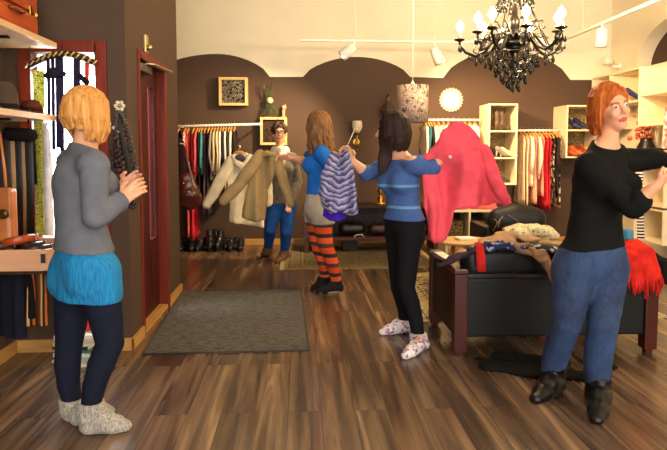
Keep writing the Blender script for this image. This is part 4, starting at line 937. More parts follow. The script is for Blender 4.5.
hk = at(183, 146, YE+.1); MBH = MB().tube([(XL-.005, YE-.03, hk.z+.02), (XL+.05, YE-.03, hk.z+.02), (hk.x, YE+.1, hk.z-.005), (hk.x+.02, YE+.1, hk.z+.03)], .007, 8).build('coat_hook', STEEL); tag(MBH, 'steel coat hook holding the leather backpack at the wall end', 'hook')
# ================================================================ shelf wall on the left
SHW = WOOD('#c9a878', axis=1, var=.15)
def board(px, py, z_from, label, y0=-.4):
    p = at(px, py, YN-.06); z = p.z; r = thing('floating_shelf', label, 'shelf', (XLL, (y0+YN)/2, z))
    MB().box((XLL, y0, z-.035), (p.x, YN-.06, z), .004).build('board', SHW, r)
    for y in (YN-.5, YN-1.6, YN-2.8): MB().box((XLL, y, z-.13), (XLL+.02, y+.03, z-.035)).box((XLL, y, z-.05), (p.x-.1, y+.03, z-.035)).build('bracket', BLKM, r)
    return p.x, z
ex, ez = board(57, 43, 0, 'upper wooden wall shelf carrying the orange suitcase')
fx_, fz_ = board(59, 116, 0, 'lower wooden wall shelf carrying the hats')
# suitcase on the top shelf
xs0, xs1 = XLL+.03, ex-.04; y1s = YN-.22; y0s = y1s-.62; SUIT = M('#a8491c', rough=.28, var=.2, coat=.4)
su = thing('suitcase', 'orange brown leather suitcase on the upper wall shelf', 'suitcase', ((xs0+xs1)/2, (y0s+y1s)/2, ez))
MB().box((xs0, y0s, ez+.002), (xs1, y1s, ez+.13), .03).build('case', SUIT, su); MB().box((xs0, y0s, ez+.136), (xs1, y1s, ez+.25), .03).build('lid', SUIT, su)
f = MB()
for y in (y0s+.12, y1s-.12): f.box((xs1-.005, y-.015, ez+.11), (xs1+.008, y+.015, ez+.165), .003)
f.build('clasp', BRASS, su); f = MB()
for x in (xs1-.02,):
    for y in (y0s+.02, y1s-.02): MB().ball((x+.008, y, ez+.135), (.016, .016, .03), 8, 6).build('corner_cap', BRASS, su)
MB().tube([(xs1, y0s+.24, ez+.1), (xs1+.03, y0s+.26, ez+.1), (xs1+.03, y1s-.26, ez+.1), (xs1, y1s-.24, ez+.1)], .011, 8).build('handle', M('#7a3414', rough=.3), su)
r = dup(su, V(su.location)+V((-.03, -.03, .256)), 0, 'second orange brown suitcase stacked on the lower suitcase'); r.scale = (.9, .9, 1)
p = at(5, 14, YN-.8); tag(MB().lathe((ex-.07, YN-.98, ez), [(.07, 0), (.08, .03), (.055, .06), (.05, .08)], 18).build('tin', PATCH(['#e6e0d6', '#1d1b1b', '#b03022', '#d8d2c4', '#222020'], 22)), 'small black and white patterned tin on the upper shelf before the suitcase', 'tin')
# hats on the lower shelf
def hat(c, R, hh, mat, label, band):
    r = thing('hat', label, 'hat', c); c = V(c)
    MB().lathe(c, [(R, 0), (R+.004, .006), (R*.62, .014), (R*.6, .03), (R*.58, hh*.6), (R*.45, hh*.92), (R*.25, hh), (.0005, hh-.008)], 24).build('crown', mat, r)
    MB().lathe(c+V((0, 0, .018)), [(R*.615, 0), (R*.61, .025), (R*.59, .025), (R*.58, 0)], 24).build('band', band, r); return r
hx_ = (XLL+fx_)/2
hat((fx_-.14, YN-.86, fz_), .15, .13, FAB('#5c4a3a'), 'brown felt hat on the lower wall shelf', FAB('#2a201a'))
hat((fx_-.15, YN-.49, fz_), .15, .17, FAB('#4a3b30'), 'dark felt hat with a tall crown on the lower wall shelf', FAB('#1d1713'))
hat((fx_-.11, YN-.2, fz_), .105, .09, FAB('#5a2c1a'), 'small reddish brown hat at the far end of the lower shelf', FAB('#341a10'))
pump((fx_-.14, YN-1.12, fz_), .6, M('#dcd6c8'), 'white shoe on the lower wall shelf before the hats', None, .06)
# hanging belts / scarves under the lower shelf
yb_ = YN-.35; bar = thing('scarf_bar', 'black bar under the lower shelf holding hanging belts', 'bar', (XLL, yb_, fz_-.12))
q0 = at(-6, 134, yb_); q1 = at(34, 134, yb_)
MB().tube([(q0.x, yb_, q0.z), (q1.x, yb_, q0.z)], .012, 10).build('bar', BLKM, bar)
for x in (q0.x+.02, q1.x-.03): MB().tube([(x, yb_, q0.z), (x, yb_, fz_-.035)], .007, 8).build('hanger_rod', BLKM, bar)
for i, (px, wd_, h1, col, wd, w2) in enumerate([(1, .022, 232, '#1d1a18', 'black', 'first'), (8, .026, 236, '#33291f', 'dark brown', 'second'), (14, .02, 236, '#b08a58', 'tan', 'third'), (19, .024, 238, '#1a1716', 'black', 'fourth'), (24.5, .016, 238, '#9a7a4a', 'beige', 'fifth'), (29.5, .026, 240, '#171514', 'black', 'sixth')]):
    a = at(px, 134, yb_); b = at(px+2.5, h1, yb_); b.z = max(b.z, .83)
    f = MB(); f.tube([a+V((0, .02, -.3)), a+V((0, .018, -.03)), a+V((0, 0, .016)), a+V((0, -.018, -.03)), a.lerp(b, .5)+V((.006, -.02, 0)), b+V((0, -.018, 0))], wd_, 10, flat=.18, fdir=(1, 0, 0))
    bl = f.build('belt', M(col, rough=.5)); tag(bl, f'{wd} belt hanging under the left shelf, {w2} from the left', 'belt', 'belts under the left shelf')
tag(heap('shawl', [(at(10, 134, yb_-.05), at(30, 135, yb_-.05), .045, .045)], FAB('#161313'), 'x', 'shawl', .005, 21, .008, 1.2), 'black shawl bundled over the bar of belts')
# tan bag
yt_ = YN-.62; bc = at(3, 205, yt_); r = thing('handbag', 'tan leather handbag with a round clasp hanging at the left edge', 'bag', at(3, 244, yt_))
TANB = M('#b0682e', rough=.35, var=.2)
c = at(-1, 214, yt_); MB().box((c.x-.085, c.y-.045, at(0, 241, yt_).z), (c.x+.085, c.y+.045, at(0, 188, yt_).z), .022).build('body', TANB, r)
MB().box((c.x-.088, c.y-.058, at(0, 217, yt_).z), (c.x+.088, c.y-.044, at(0, 187, yt_).z), .006).build('flap', M('#a05c26', rough=.35, var=.2), r)
MB().lathe(at(4, 214, yt_-.058), [(.025, 0), (.028, .006), (.01, .012)], 14, (0, -1, 0)).build('clasp', M('#5a4426', rough=.3, metal=.7), r)
MB().tube([at(-8, 196, yt_), at(-6, 160, yt_), at(0, 132, yt_-.02), at(4, 165, yt_), at(7, 196, yt_)], .012, 8, flat=.5).build('strap', TANB, r)
# basket tray with belts
ty0 = YN-.75; ta = at(-30, 249, ty0); tb = at(49, 249, ty0); zt2 = at(40, 250, ty0).z; zb2 = at(40, 271, ty0).z
stand = thing('tray_stand', 'low wooden wall bracket carrying the pale tray', 'bracket', (XLL, ty0+.2, zb2-.03))
MB().box((XLL, ty0+.06, zb2-.03), (tb.x-.06, ty0+.4, zb2-.001), .003).build('board', DKR, stand)
tr_ = thing('wooden_tray', 'pale wooden tray full of belts on the left', 'tray', ((XLL+tb.x)/2, ty0+.22, zb2)); PALE = WOOD('#d09a74', axis=0, var=.1)
X0t, X1t, Y0t, Y1t = XLL+.01, tb.x, ty0, ty0+.46
def rr(x0, x1, y0, y1, r_, z, n=6):
    o = []
    for cx_, cy_, a0 in ((x1-r_, y0+r_, -PI/2), (x1-r_, y1-r_, 0), (x0+r_, y1-r_, PI/2), (x0+r_, y0+r_, PI)):
        for k in range(n+1): a = a0+PI/2*k/n; o.append(V((cx_+math.cos(a)*r_, cy_+math.sin(a)*r_, z)))
    return o
f = MB(); f.quadring([rr(X0t, X1t, Y0t, Y1t, .06, zb2), rr(X0t, X1t, Y0t, Y1t, .06, zt2), rr(X0t+.012, X1t-.012, Y0t+.012, Y1t-.012, .05, zt2), rr(X0t+.012, X1t-.012, Y0t+.012, Y1t-.012, .05, zb2+.012)], smooth=False); f.build('tray_body', PALE, tr_)
MB().box((at(43, 258, ty0).x-.012, Y0t-.002, at(43, 263, ty0).z), (at(43, 258, ty0).x+.012, Y0t+.001, at(43, 254, ty0).z), .0005).build('hand_hole_shade', M('#2a1a10'), tr_)  # tray front is solid, the hole's shade is a dark plate
zc3 = zt2
def coil(c, R, w_, mat, label, n=2.2, tilt=0, z0=0):
    pts = []
    for k in range(40):
        a = 2*PI*n*k/39; rr2 = R*(1-.35*k/39); p = V((math.cos(a)*rr2, math.sin(a)*rr2, .0)); p.z = math.cos(a+.5)*tilt*rr2; pts.append(V(c)+p)
    o = MB().tube(pts, w_, 8, flat=.3, fdir=(0, 0, 1)).build('coiled_belt', mat); tag(o, label, 'belt', 'coiled belts in the tray')
coil((tb.x-.22, ty0+.14, zc3+.03), .095, .02, M('#a0431a', rough=.3), 'orange brown leather belt coiled on top of the tray', tilt=.25)
coil((tb.x-.12, ty0+.12, zc3-.01), .08, .018, M('#2a1812', rough=.3), 'dark brown belt coiled at the right end of the tray', tilt=.1)
coil((tb.x-.32, ty0+.12, zc3+.0), .085, .018, M('#3a1d12', rough=.3), 'dark red brown belt coiled on the left in the tray', tilt=.15)
coil((tb.x-.24, ty0+.3, zc3-.02), .09, .018, M('#191413', rough=.3), 'black belt coiled at the back of the tray', tilt=.1)
# garments hanging under the tray
hb = zb2-.05; yh = ty0+.3; rl = thing('hanging_rail', 'dark rail under the pale tray holding scarves', 'rail', (XLL, yh, hb))
MB().tube([(XLL, yh, hb), (tb.x-.09, yh, hb)], .01, 8).build('rail', BLKM, rl)
MB().tube([(tb.x-.1, yh, hb), (tb.x-.1, yh, zb2-.03)], .008, 8).build('rod', BLKM, rl)
BRST = STRIPE(['#5a2e18', '#8a4a22', '#c9a060', '#2c1a12', '#a85c28', '#3a2016'], 0, .075)
for i, (px, w_, yb2, m, lb) in enumerate([(4, .06, 335, FAB('#15151c'), 'black scarf hanging under the tray at the far left'), (16, .06, 338, FAB('#1a1b28'), 'navy scarf hanging under the tray beside the black scarf'), (27, .05, 318, FAB('#171313'), 'dark scarf hanging under the tray left of the striped scarf'), (37.5, .062, 325, BRST, 'brown and orange striped scarf hanging under the tray')]):
    a = at(px, 280, yh); b = at(px+1.5, yb2, yh); F = Field(.007)
    F.slab([(a.x-w_*.8, hb+.012), (a.x+w_*.8, hb+.012), (b.x+w_, b.z), (b.x-w_, b.z)], yh-.012, lambda x, z, i=i: np.clip((hb-z)*6, 0, 1)*(.012*np.sin(x*70+i)+.006*np.sin(z*14)), lambda x, z: .01+0*x, .02, .008)
    tag(F.build('scarf', m), lb, 'scarf', 'scarves under the tray')
# ================================================================ in the shop window
yw = YN-.1
gar = thing('window_garland', 'curved black and gold twisted garland bar across the top of the window', 'garland', at(62, 62, yw))
pts_ = [at(28+68*u, 66-12*math.sin(PI*min(1, u*1.02)*.92), yw) for u in [i/24 for i in range(25)]]
MB().tube(pts_, .022, 10).build('bar', M('#221a12', rough=.4), gar); f = MB()
for k in range(0, 25, 2):
    p = pts_[k]; f.tube([p+V((-.012, -.02, -.014)), p+V((.012, -.02, .014))], .0062, 6)
f.build('gold_beads', M('#cfa85c', rough=.35, metal=.4), gar)
for px in (30, 62, 95): MB().tube([at(px, 44, yw), at(px, 62, yw)], .004, 6).build('wire', BLKM, gar)
PUR = FAB('#2a2340')
for i, (px, pb, w_, wd) in enumerate([(48, 118, .012, 'first'), (52.5, 150, .012, 'second'), (57, 148, .014, 'third'), (61, 152, .014, 'fourth')]):
    f = MB(); f.tube([at(px, 53.5, yw), at(px+.8, 90, yw), at(px+1.2, pb, yw)], w_, 8, flat=.3, fdir=(1, 0, 0)); tag(f.build('ribbon', PUR), f'dark purple ribbon hanging in the window, {wd} from the left', 'ribbon', 'dark ribbons in the window')
for i, px in enumerate((75, 78.5)):
    f = MB(); f.tube([at(px, 53, yw), at(px, 85, yw), at(px+.5, 120, yw)], .012, 8, flat=.3, fdir=(1, 0, 0)); tag(f.build('ribbon', PUR), f'dark purple ribbon hanging in the window right of the middle, {["left", "right"][i]} one of the pair', 'ribbon', 'dark ribbons in the window')
f = MB(); f.tube([at(87, 55.5, yw), at(87, 90, yw)], .014, 8, flat=.3, fdir=(1, 0, 0)); tag(f.build('ribbon', FAB('#c8402c')), 'short red ribbon hanging at the right of the window', 'ribbon')
MBX = heap('bow', [(at(46, 76, yw-.018), at(54, 73, yw-.018), .018, .03), (at(54, 73, yw-.018), at(63, 74, yw-.018), .03, .02)], FAB('#221c2c'), 'dark bow tied across the purple ribbons in the window', 'bow', .004, 3, .006, 1.2)
heap('bow', [(at(80, 76, yw-.018), at(86, 82, yw-.018), .02, .022)], FAB('#1c1a1c'), 'small black bow beside the short red ribbon', 'bow', .004, 4, .006, 1.2)
GRN = PATCH(['#d8d040', '#8aa838', '#ece46c', '#5e8028', '#e2da50'], 28, feature='noise')
F = Field(.008); F.slab([(at(32, 70, yw).x, at(32, 70, yw).z), (at(43, 70, yw).x, at(43, 70, yw).z), (at(43.5, 236, yw).x, at(43, 236, yw).z), (at(34, 236, yw).x, at(34, 236, yw).z)], yw+.02, lambda x, z: .008*np.sin(x*50+z*4), lambda x, z: .007+0*x, .02, .006)
tag(F.build('printed_scarf', GRN), 'yellow green patterned scarf hanging in the window', 'scarf')
F = Field(.008); P_ = lambda x, y: (at(x, y, yw).x, at(x, y, yw).z)
F.slab([P_(42.5, 123), P_(46, 122), P_(50, 132), P_(53, 170), P_(54, 236), P_(44, 236)], yw+.0, lambda x, z: .01*np.sin(x*60)+.006*np.sin(z*10), lambda x, z: .012+0*x, .02, .01)
ws = thing('white_shirt', 'white shirt hanging in the window behind the woman in grey', 'shirt', at(48, 236, yw)); F.build('cloth', FAB('#e9e6ea'), ws); MB().tube([at(47, 126, yw), at(47, 120, yw), V((at(47, 118, yw).x, YN-.08, fz_-.03))], .005, 6).build('hanger', STEEL, ws)
# bright street outside: pavement and a green shrub
# ================================================================ necklaces on the wall by the corner
yk = YN-.035; p = at(119.5, 106, yk); hk = thing('wall_hook', 'white flower shaped hook on the brown wall by the door corner', 'hook', p)
f = MB()
for k in range(6): f.ball(p+V((math.cos(k*PI/3)*.024, 0, math.sin(k*PI/3)*.024)), (.014, .008, .014), 8, 6)
f.build('petals', M('#d9d2b8', rough=.4), hk); MB().ball(p+V((0, -.008, 0)), .012, 8, 6).build('centre', BRASS, hk); MB().tube([p+V((0, .04, -.04)), p+V((0, -.02, -.045)), p+V((0, -.03, -.03))], .006, 8).build('peg', BRASS, hk)
for i, (dx, L, r_, col, wd, bead) in enumerate([(-.035, .38, .011, '#1b1618', 'black bead', 1), (.0, .48, .013, '#3a1a22', 'dark maroon bead', 1), (.03, .5, .012, '#b02a24', 'red bead', 1), (.06, .62, .014, '#242022', 'long black bead', 1), (.085, .55, .012, '#4a4440', 'grey bead', 1)]):
    f = MB(); b = p+V((0, -.02, -.04)); c = b+V((dx*1.3, -.002*i, -L*.5)); hw = .02+.006*i; n = int(L*2/.022)
    for k in range(n):
        a = 2*PI*k/n; q = V((b.x+dx*(1-math.cos(a))*.6+math.sin(a)*hw, b.y+.01-.003*i, b.z-L*(1-math.cos(a))/2)); f.ball(q, r_*(1+.3*((k*7) % 3 == 0)), 6, 4)
    tag(f.build('necklace', M(col, rough=.3)), f'{wd} necklace hanging from the white flower hook', 'necklace', 'necklaces on the flower hook')
heap('belt', [(at(120, 116, yk-.01), at(121, 128, yk-.01), .013, .02), (at(121, 128, yk-.01), at(130, 165, yk-.01), .02, .022), (at(130, 165, yk-.01), at(133, 182, yk-.01), .022, .02)], FAB('#3c382e'), 'dark grey woven scarf hanging beside the necklaces', 'scarf', .004, 8, .007, 1.2)
f = MB(); f.ball(at(116, 128, yk-.02), (.03, .01, .015), 8, 6); f.ball(at(118, 131, yk-.02), (.02, .01, .018), 8, 6); tag(f.build('brooch', M('#c9c4ba', rough=.3, metal=.6)), 'silver brooch among the necklaces on the wall', 'brooch')
# ================================================================ magazines with a red bag on top
bx, byy = at(82, 360, YN-.17).x, YN-.17; z = .0; rg = random.Random(2)
cols = ['#d8d0c0', '#c2b8a4', '#8a9a8c', '#d9d4cc', '#2f6a4c', '#23211f', '#cfc6b4', '#b9a98c', '#ddd6c8']
wds = ['cream', 'beige', 'grey green', 'white', 'green', 'black', 'pale grey', 'tan', 'ivory']
for i in range(9):
    h_ = rg.uniform(.016, .026); a = rg.uniform(-.2, .2); r = thing('magazine', f'{wds[i]} magazine, {ORD[i]} from the floor in the stack by the wall', 'magazine', (bx, byy, z), 'magazines stacked by the wall')
    MB().box((bx-.11, byy-.14, z), (bx+.11, byy+.14, z+h_-.001), .001, a, (bx, byy, z)).build('pages', M('#ddd5c4'), r)
    MB().box((bx-.114, byy-.144, z+h_-.003), (bx+.114, byy+.144, z+h_-.0008), .0006, a, (bx, byy, z)).box((bx-.114, byy-.146, z), (bx+.114, byy-.141, z+h_-.001), .0006, a, (bx, byy, z)).build('cover', M(cols[i], rough=.4), r); z += h_
p = V((bx+.045, byy-.02, z)); r = thing('red_bag', 'glossy red rounded handbag on the stack of magazines', 'bag', p)
F = Field(.007); F.cone(p+V((-.05, 0, .055)), p+V((.05, 0, .055)), .062, .062, .03, (0, 1, 0), 1.2); F.cone(p+V((-.03, 0, .1)), p+V((.03, 0, .1)), .045, .045, .03, (0, 1, 0), 1.2); F.cut(p+V((0, 0, .001)), (0, 0, -1)); F.build('body', M('#c01418', rough=.18, coat=.6), r)
MB().tube([p+V((-.05, 0, .12)), p+V((-.03, 0, .18)), p+V((.03, 0, .18)), p+V((.05, 0, .12))], .009, 8).build('handle', M('#c01418', rough=.2), r)
# ================================================================ people
def lerp(a, b, t): return V(a).lerp(V(b), t)
class Human:
    def __init__(s, J, front, s_=1.0, wid=1.0):
        s.J = {k: V(v) for k, v in J.items()}; s.f = V(front).normalized(); s.f.z = 0; s.f.normalize(); s.r = V((s.f.y, -s.f.x, 0)); s.s = s_; s.w = wid
        J = s.J; s.P, s.N = J['P'], J['N']; s.up = (s.N-s.P).normalized()
        s.W = J.get('W', lerp(s.P, s.N, .40)); s.Cc = J.get('C', lerp(s.P, s.N, .70))
    def torso(s, F, i=0.0, low=True, bust=1.0, top=True):
        w, f, q = s.w*s.s, s.f, s.s
        if low:
            F.cone(s.P-s.r*.055*w, s.P+s.r*.055*w, .108*w+i, .108*w+i, .03, f, 1.08)
            for h in ('hipL', 'hipR'): F.cone(lerp(s.P, s.J[h], .8)-f*.045*q, lerp(s.P, s.J[h], .9)-f*.05*q-V((0, 0, .04)), .076*w+i, .076*w+i, .05)
        F.cone(s.P, s.W, .142*w+i, .116*w+i, .02, f, 1.32); F.cone(s.W, s.Cc, .116*w+i, .134*w+i, .02, f, 1.32)
        if top:
            F.cone(s.Cc, lerp(s.Cc, s.N, .72), .134*w+i, .085*w+i, .02, f, 1.45)
            F.cone(s.J['shL'], s.J['shR'], .045*q+i, .045*q+i, .03)
            for h in ('shL', 'shR'): F.cone(s.N+s.up*.015, lerp(s.N, s.J[h], .85), .04*q+i*.6, .038*q+i, .03)
        for k in (-1, 1): F.ell(s.Cc+f*.085*w+s.r*k*.068*w-s.up*.01, V((.056, .05, .058))*q*bust+V((i, i, i)), (s.r, f, V((0, 0, 1))), .05)
    def arm(s, F, sd, i=0.0, u0=0.0, u1=1.0, k=.03, flare=0.0):
        """u in 0..1 shoulder->elbow, 1..2 elbow->wrist"""
        a, b, c = s.J['sh'+sd], s.J['el'+sd], s.J['wr'+sd]; q = s.s
        R = lambda u: (.047+(.038-.047)*u if u < 1 else (.038+(.041-.038)*(u-1)/.3 if u < 1.3 else .041+(.026-.041)*(u-1.3)/.7))*q+i+flare*max(0, u-.2)
        Pp = lambda u: lerp(a, b, u) if u < 1 else lerp(b, c, u-1)
        us = [u0]+[u for u in (.5, 1.0, 1.3) if u0 < u < u1]+[u1]
        F.chain([Pp(u) for u in us], [R(u) for u in us], k)
    def leg(s, F, sd, i=0.0, u0=0.0, u1=2.0, k=.03, low=0.0):
        a, b, c = s.J['hip'+sd], s.J['kn'+sd], s.J['an'+sd]; q = s.w*s.s; bk = -s.f
        R = lambda u: (.094+(.058-.094)*u if u < 1 else (.058+(.056-.058)*(u-1)/.3 if u < 1.3 else .056+(.037-.056)*(u-1.3)/.7))*q+i+low*max(0, u-1)
        Pp = lambda u: lerp(a, b, u) if u < 1 else lerp(b, c, u-1)+bk*.018*math.sin(PI*min(1, (u-1)*1.0))
        us = [u0]+[u for u in (.35, .7, 1.0, 1.3, 1.6) if u0 < u < u1]+[u1]
        F.chain([Pp(u) for u in us], [R(u) for u in us], k)
    def foot(s, F, sd, i=0.0, L=.235):
        an, toe, heel = s.J['an'+sd], s.J['toe'+sd], s.J['heel'+sd]; q = s.s
        d = V((toe.x-heel.x, toe.y-heel.y, 0)).normalized(); L = (toe-heel).length
        h = heel+d*.035; h.z = .035; bl = heel+d*(L*.68); bl.z = .03; tp = heel+d*(L-.025); tp.z = .022
        k_ = .02 if i > 0 else .006
        F.cone(an, h, .036*q+i, .036*q+i, k_); F.cone(an, lerp(h, bl, .55)+V((0, 0, .025)), .036*q+i, .03*q+i, k_)
        F.cone(h, bl, .034*q+i, .036*q+i, k_); F.cone(bl, tp, .038*q+i, .024*q+i, k_, (0, 0, 1), 1.25)
        if i > 0: F.cone(an+V((0, 0, .02)), an+d*.028-V((0, 0, .025)), .048*q+i, .045*q+i, k_)
        if i > 0: s.leg(F, sd, i+.003, 1.8, 2.0, .02); F.cone(an, lerp(h, bl, .5)+V((0, 0, .03)), .04*q+i, .032*q+i, .03)
        F.cut((0, 0, .002), (0, 0, -1))
    def hand(s, F, sd, d, n, th, curl=.5, spread=1.0):
        w = s.J['wr'+sd]; q = s.s; d = V(d).normalized(); n = V(n); n = (n-d*n.dot(d)).normalized(); t = d.cross(n); t = t if t.dot(V(th)) > 0 else -t
        F.cone(w-d*.01, w+d*.03*q, .026*q, .027*q, .015, n, 1.35)
        for o in (-.019, .019): F.cone(w+d*.025*q+t*o*q*.7, w+d*.082*q+t*o*q, .021*q, .019*q, .012, n, 1.6)
        for j, (o, L) in enumerate(((.029, .068), (.0095, .078), (-.0095, .072), (-.028, .056))):
            b = w+d*.08*q+t*o*q; dv = (d+t*o*3*spread).normalized(); p = b
            for seg, (fr, ang) in enumerate(((.45, .35), (.32, .9), (.25, 1.35))):
                a_ = curl*ang*(1+.08*j); e = p+(dv*math.cos(a_)+n*math.sin(a_))*L*fr*q; F.cone(p, e, (.0092-.0008*seg)*q, (.0086-.001*seg)*q, .004); p = e
        b = w+d*.028*q+t*.022*q; m_ = b+(d*.6+t*.75+n*.25).normalized()*.038*q; e = m_+(d*.9+t*.2+n*.35).normalized()*.032*q
        F.cone(b, m_, .0125*q, .0105*q, .008); F.cone(m_, e, .0105*q, .0082*q, .004)
    def headframe(s, fwd, up=(0, 0, 1)):
        s.hf = V(fwd).normalized(); u = V(up); s.hu = (u-s.hf*u.dot(s.hf)).normalized(); s.hr = s.hf.cross(s.hu); s.hc = s.J['head']; return s
    def hp(s, r, f, u): return s.hc+s.hr*r*s.s+s.hf*f*s.s+s.hu*u*s.s
    def head(s, F):
        q = s.s; ax = (s.hr, s.hf, s.hu); p = s.hp
        F.cone(s.N-s.up*.02, p(0, -.015, -.085), .052*q, .046*q, .03)
        F.ell(p(0, -.012, .022), V((.074, .094, .09))*q, ax, .02); F.ell(p(0, .022, -.04), V((.058, .066, .078))*q, ax, .03)
        F.ell(p(0, .062, -.098), V((.026, .02, .018))*q, ax, .03)
        for k in (-1, 1):
            F.ell(p(k*.033, .068, -.028), V((.022, .018, .02))*q, ax, .02); F.cone(p(k*.014, .083, .03), p(k*.045, .072, .028), .009*q, .007*q, .014)
            F.ell(p(k*.031, .092, .006), V((.016, .012, .010))*q, ax, .012, True)
            F.ell(p(k*.031, .0745, .006), V((.0135, .0125, .0125))*q, ax, .003); F.ell(p(k*.074, -.012, -.012), V((.009, .02, .032))*q, ax, .008)
        F.cone(p(0, .084, .018), p(0, .106, -.022), .0075*q, .0115*q, .012); 
        for k in (-1, 1): F.ell(p(k*.011, .094, -.027), V((.008, .009, .007))*q, ax, .006)
        F.cone(p(-.018, .083, -.058), p(.018, .083, -.058), .0065*q, .0065*q, .006); F.cone(p(-.014, .081, -.068), p(.014, .081, -.068), .0075*q, .0075*q, .006)
    def regions(s):
        q = s.s; H = np.array(s.hc); R, Fv, U = (np.array(v) for v in (s.hr, s.hf, s.hu))
        def loc(c): d = (c-H)/q; return d@R, d@Fv, d@U
        def lips(c): r, f, u = loc(c); return (f > .07) & (((r/.024)**2+((u+.063)/.0125)**2) < 1)
        def eye(rad):
            def g(c): r, f, u = loc(c); return (f > .05) & ((((np.abs(r)-.031)/(.0125*rad))**2+((u-.006)/(.0085*(rad if rad < 1 else 1)))**2) < 1)
            return g
        def brow(c): r, f, u = loc(c); return (f > .05) & (np.abs(np.abs(r)-.032) < .018) & (np.abs(u-.029+.12*np.abs(np.abs(r)-.03)) < .0055)
        return [(lips, 1), (eye(1.0), 2), (eye(.62), 3), (brow, 4)]
    def skinmats(s, skin, lip, brow, iris='#2d221a'):
        t = M(skin, rough=.5, var=.05, scale=20, spec=.4); return [t, M(lip, rough=.4, var=.05), M('#d9cfc4', rough=.25, var=.02), M(iris, rough=.2), M(brow, rough=.7)]
    def hair(s, root, mat, phis, drop, name='hair', cap=1.0, h=.006, rad=.014, fan=0.0, seed=0, extra=None, front_cut=.055, wave=.006, jit=.012, back=0.0, taper=.45):
        q = s.s; p = s.hp; rg = random.Random(seed); F = Field(h); ax = (s.hr, s.hf, s.hu)
        F.ell(p(0, -.018, .028), V((.082, .098, .094))*q*cap, ax, .01)
        F.ell(p(0, .105, -.045), V((.07, .075, .115))*q, ax, .01, True)
        for ph in phis:
            ph += rg.uniform(-.06, .06); rr_ = rg.uniform(.95, 1.04); cp, sp = math.cos(ph), math.sin(ph); pts = []
            for th in (.25, .7, 1.15, 1.6):
                st_, ct = math.sin(th), math.cos(th)
                pts.append(p(sp*st_*.084*rr_*cap, -.018+cp*st_*.1*rr_*cap, .03+ct*.094*rr_*cap))
            e = pts[-1]; out = (s.hr*sp+s.hf*cp); D = drop(ph)*rg.uniform(.93, 1.05)
            n = max(2, int(D/.045))
            for k in range(1, n+1):
                u = k/n; pts.append(e+V((0, 0, -D*u))*q+out*(fan*math.sin(u*PI*.8))*q-out*(jit*u*u*q)-s.hf*back*u*q+V((rg.uniform(-1, 1), rg.uniform(-1, 1), 0))*wave*q)
            m = len(pts); F.chain(pts, [rad*q*(1-(1-taper)*max(0, (i-3)/(m-4+1e-6))) for i in range(m)], .006)
        if extra: extra(F)
        return F.build(name, mat, root)
def HAIRM(h, h2):
    t = NT('hair_strands'); vec = t.coord((70, 70, 5)); nz = t.new('ShaderNodeTexNoise', Scale=1.0, Detail=3.0); t.link(vec, nz.inputs['Vector'])
    t.link(t.ramp(nz.outputs['Fac'], [(.3, hexc(h)), (.7, hexc(h2))]), t.b.inputs['Base Color']); t.b.inputs['Roughness'].default_value = .6; t.b.inputs['Specular IOR Level'].default_value = .15
    t.bump(nz.outputs['Fac'], .35, .006); return t.m
def KNIT(h, h2=None, sc_k=1.0):
    t = NT('knit_'+h.lstrip('#')); vec = t.coord((160*sc_k, 160*sc_k, 60*sc_k)); nz = t.new('ShaderNodeTexNoise', Scale=1.0, Detail=2.0); t.link(vec, nz.inputs['Vector'])
    c = hexc(h); c2 = hexc(h2) if h2 else sc(c, .72)
    t.link(t.ramp(nz.outputs['Fac'], [(.35, c2), (.65, c)]), t.b.inputs['Base Color']); t.b.inputs['Roughness'].default_value = .9; t.b.inputs['Specular IOR Level'].default_value = .2
    t.b.inputs['Sheen Weight'].default_value = .2; t.bump(nz.outputs['Fac'], .5, .006); return t.m
SKIN = '#d99e7a'
def pt(Y0):
    return lambda x, y, dy=0.0: at(x, y, Y0+dy)
def floorpt(x, y): return fl(x, y)
def ring(n, a, b): return [a+(b-a)*i/(n-1) for i in range(n)]

# ---------------------------------------------------------------- woman in the grey jacket
p = pt(2.9)
J = dict(head=p(89, 116), N=p(85, 149), P=p(84, 258), W=p(80, 216), C=p(80, 184), shR=p(94, 166, -.13), shL=p(71, 163, .13), elR=p(95, 217, -.17), wrR=p(120, 201, -.08), elL=p(106, 208, .2), wrL=p(121, 189, .06),
         hipR=p(98, 272, -.07), knR=p(110, 343, -.05), anR=p(90, 412, -.02), hipL=p(75, 272, .07), knL=p(69, 345, .09), anL=p(74, 408, .09), heelR=fl(83, 432), toeR=fl(130, 430), heelL=fl(73, 425), toeL=fl(113, 414))
h1 = Human(J, (.78, .62, 0), 1.0, 1.0).headframe((.66, .75, -.12))
r1_ = thing('person', 'blonde woman in a grey jacket and bright blue skirt by the window', 'person', (fl(88, 428).x, fl(88, 428).y, 0))
F = Field(.006); h1.torso(F); [h1.arm(F, s, 0, 0, 2.0) for s in 'LR']; [h1.leg(F, s) for s in 'LR']; [h1.foot(F, s) for s in 'LR']; h1.head(F)
h1.hand(F, 'R', (.75, .25, .62), (.0, .85, -.2), (0, .2, 1), .75); h1.hand(F, 'L', (.8, -.15, .5), (.1, -.9, -.2), (0, -.2, 1), .7)
F.build('body', h1.skinmats(SKIN, '#b8665c', '#8a5a34'), r1_, regions=h1.regions())
def f_long(ph): return .125+.02*abs(math.cos(ph/2))
h1.hair(r1_, HAIRM('#a8692c', '#dfa45c'), ring(64, .8, 2*PI-.8), lambda ph: .10 if math.cos(ph) < -.5 else .145, seed=2, fan=.012, rad=.0125, jit=.022, cap=1.02, taper=.45, h=.005, wave=.006)
GREYJ = FAB('#65676d', var=.1, bump=.2)
F = Field(.0065); h1.torso(F, .022, low=True); 
F.cut(p(84, 249), V((-.06, 0, -1))); F.disp = wrinkle(.003, 4, 22, 26)
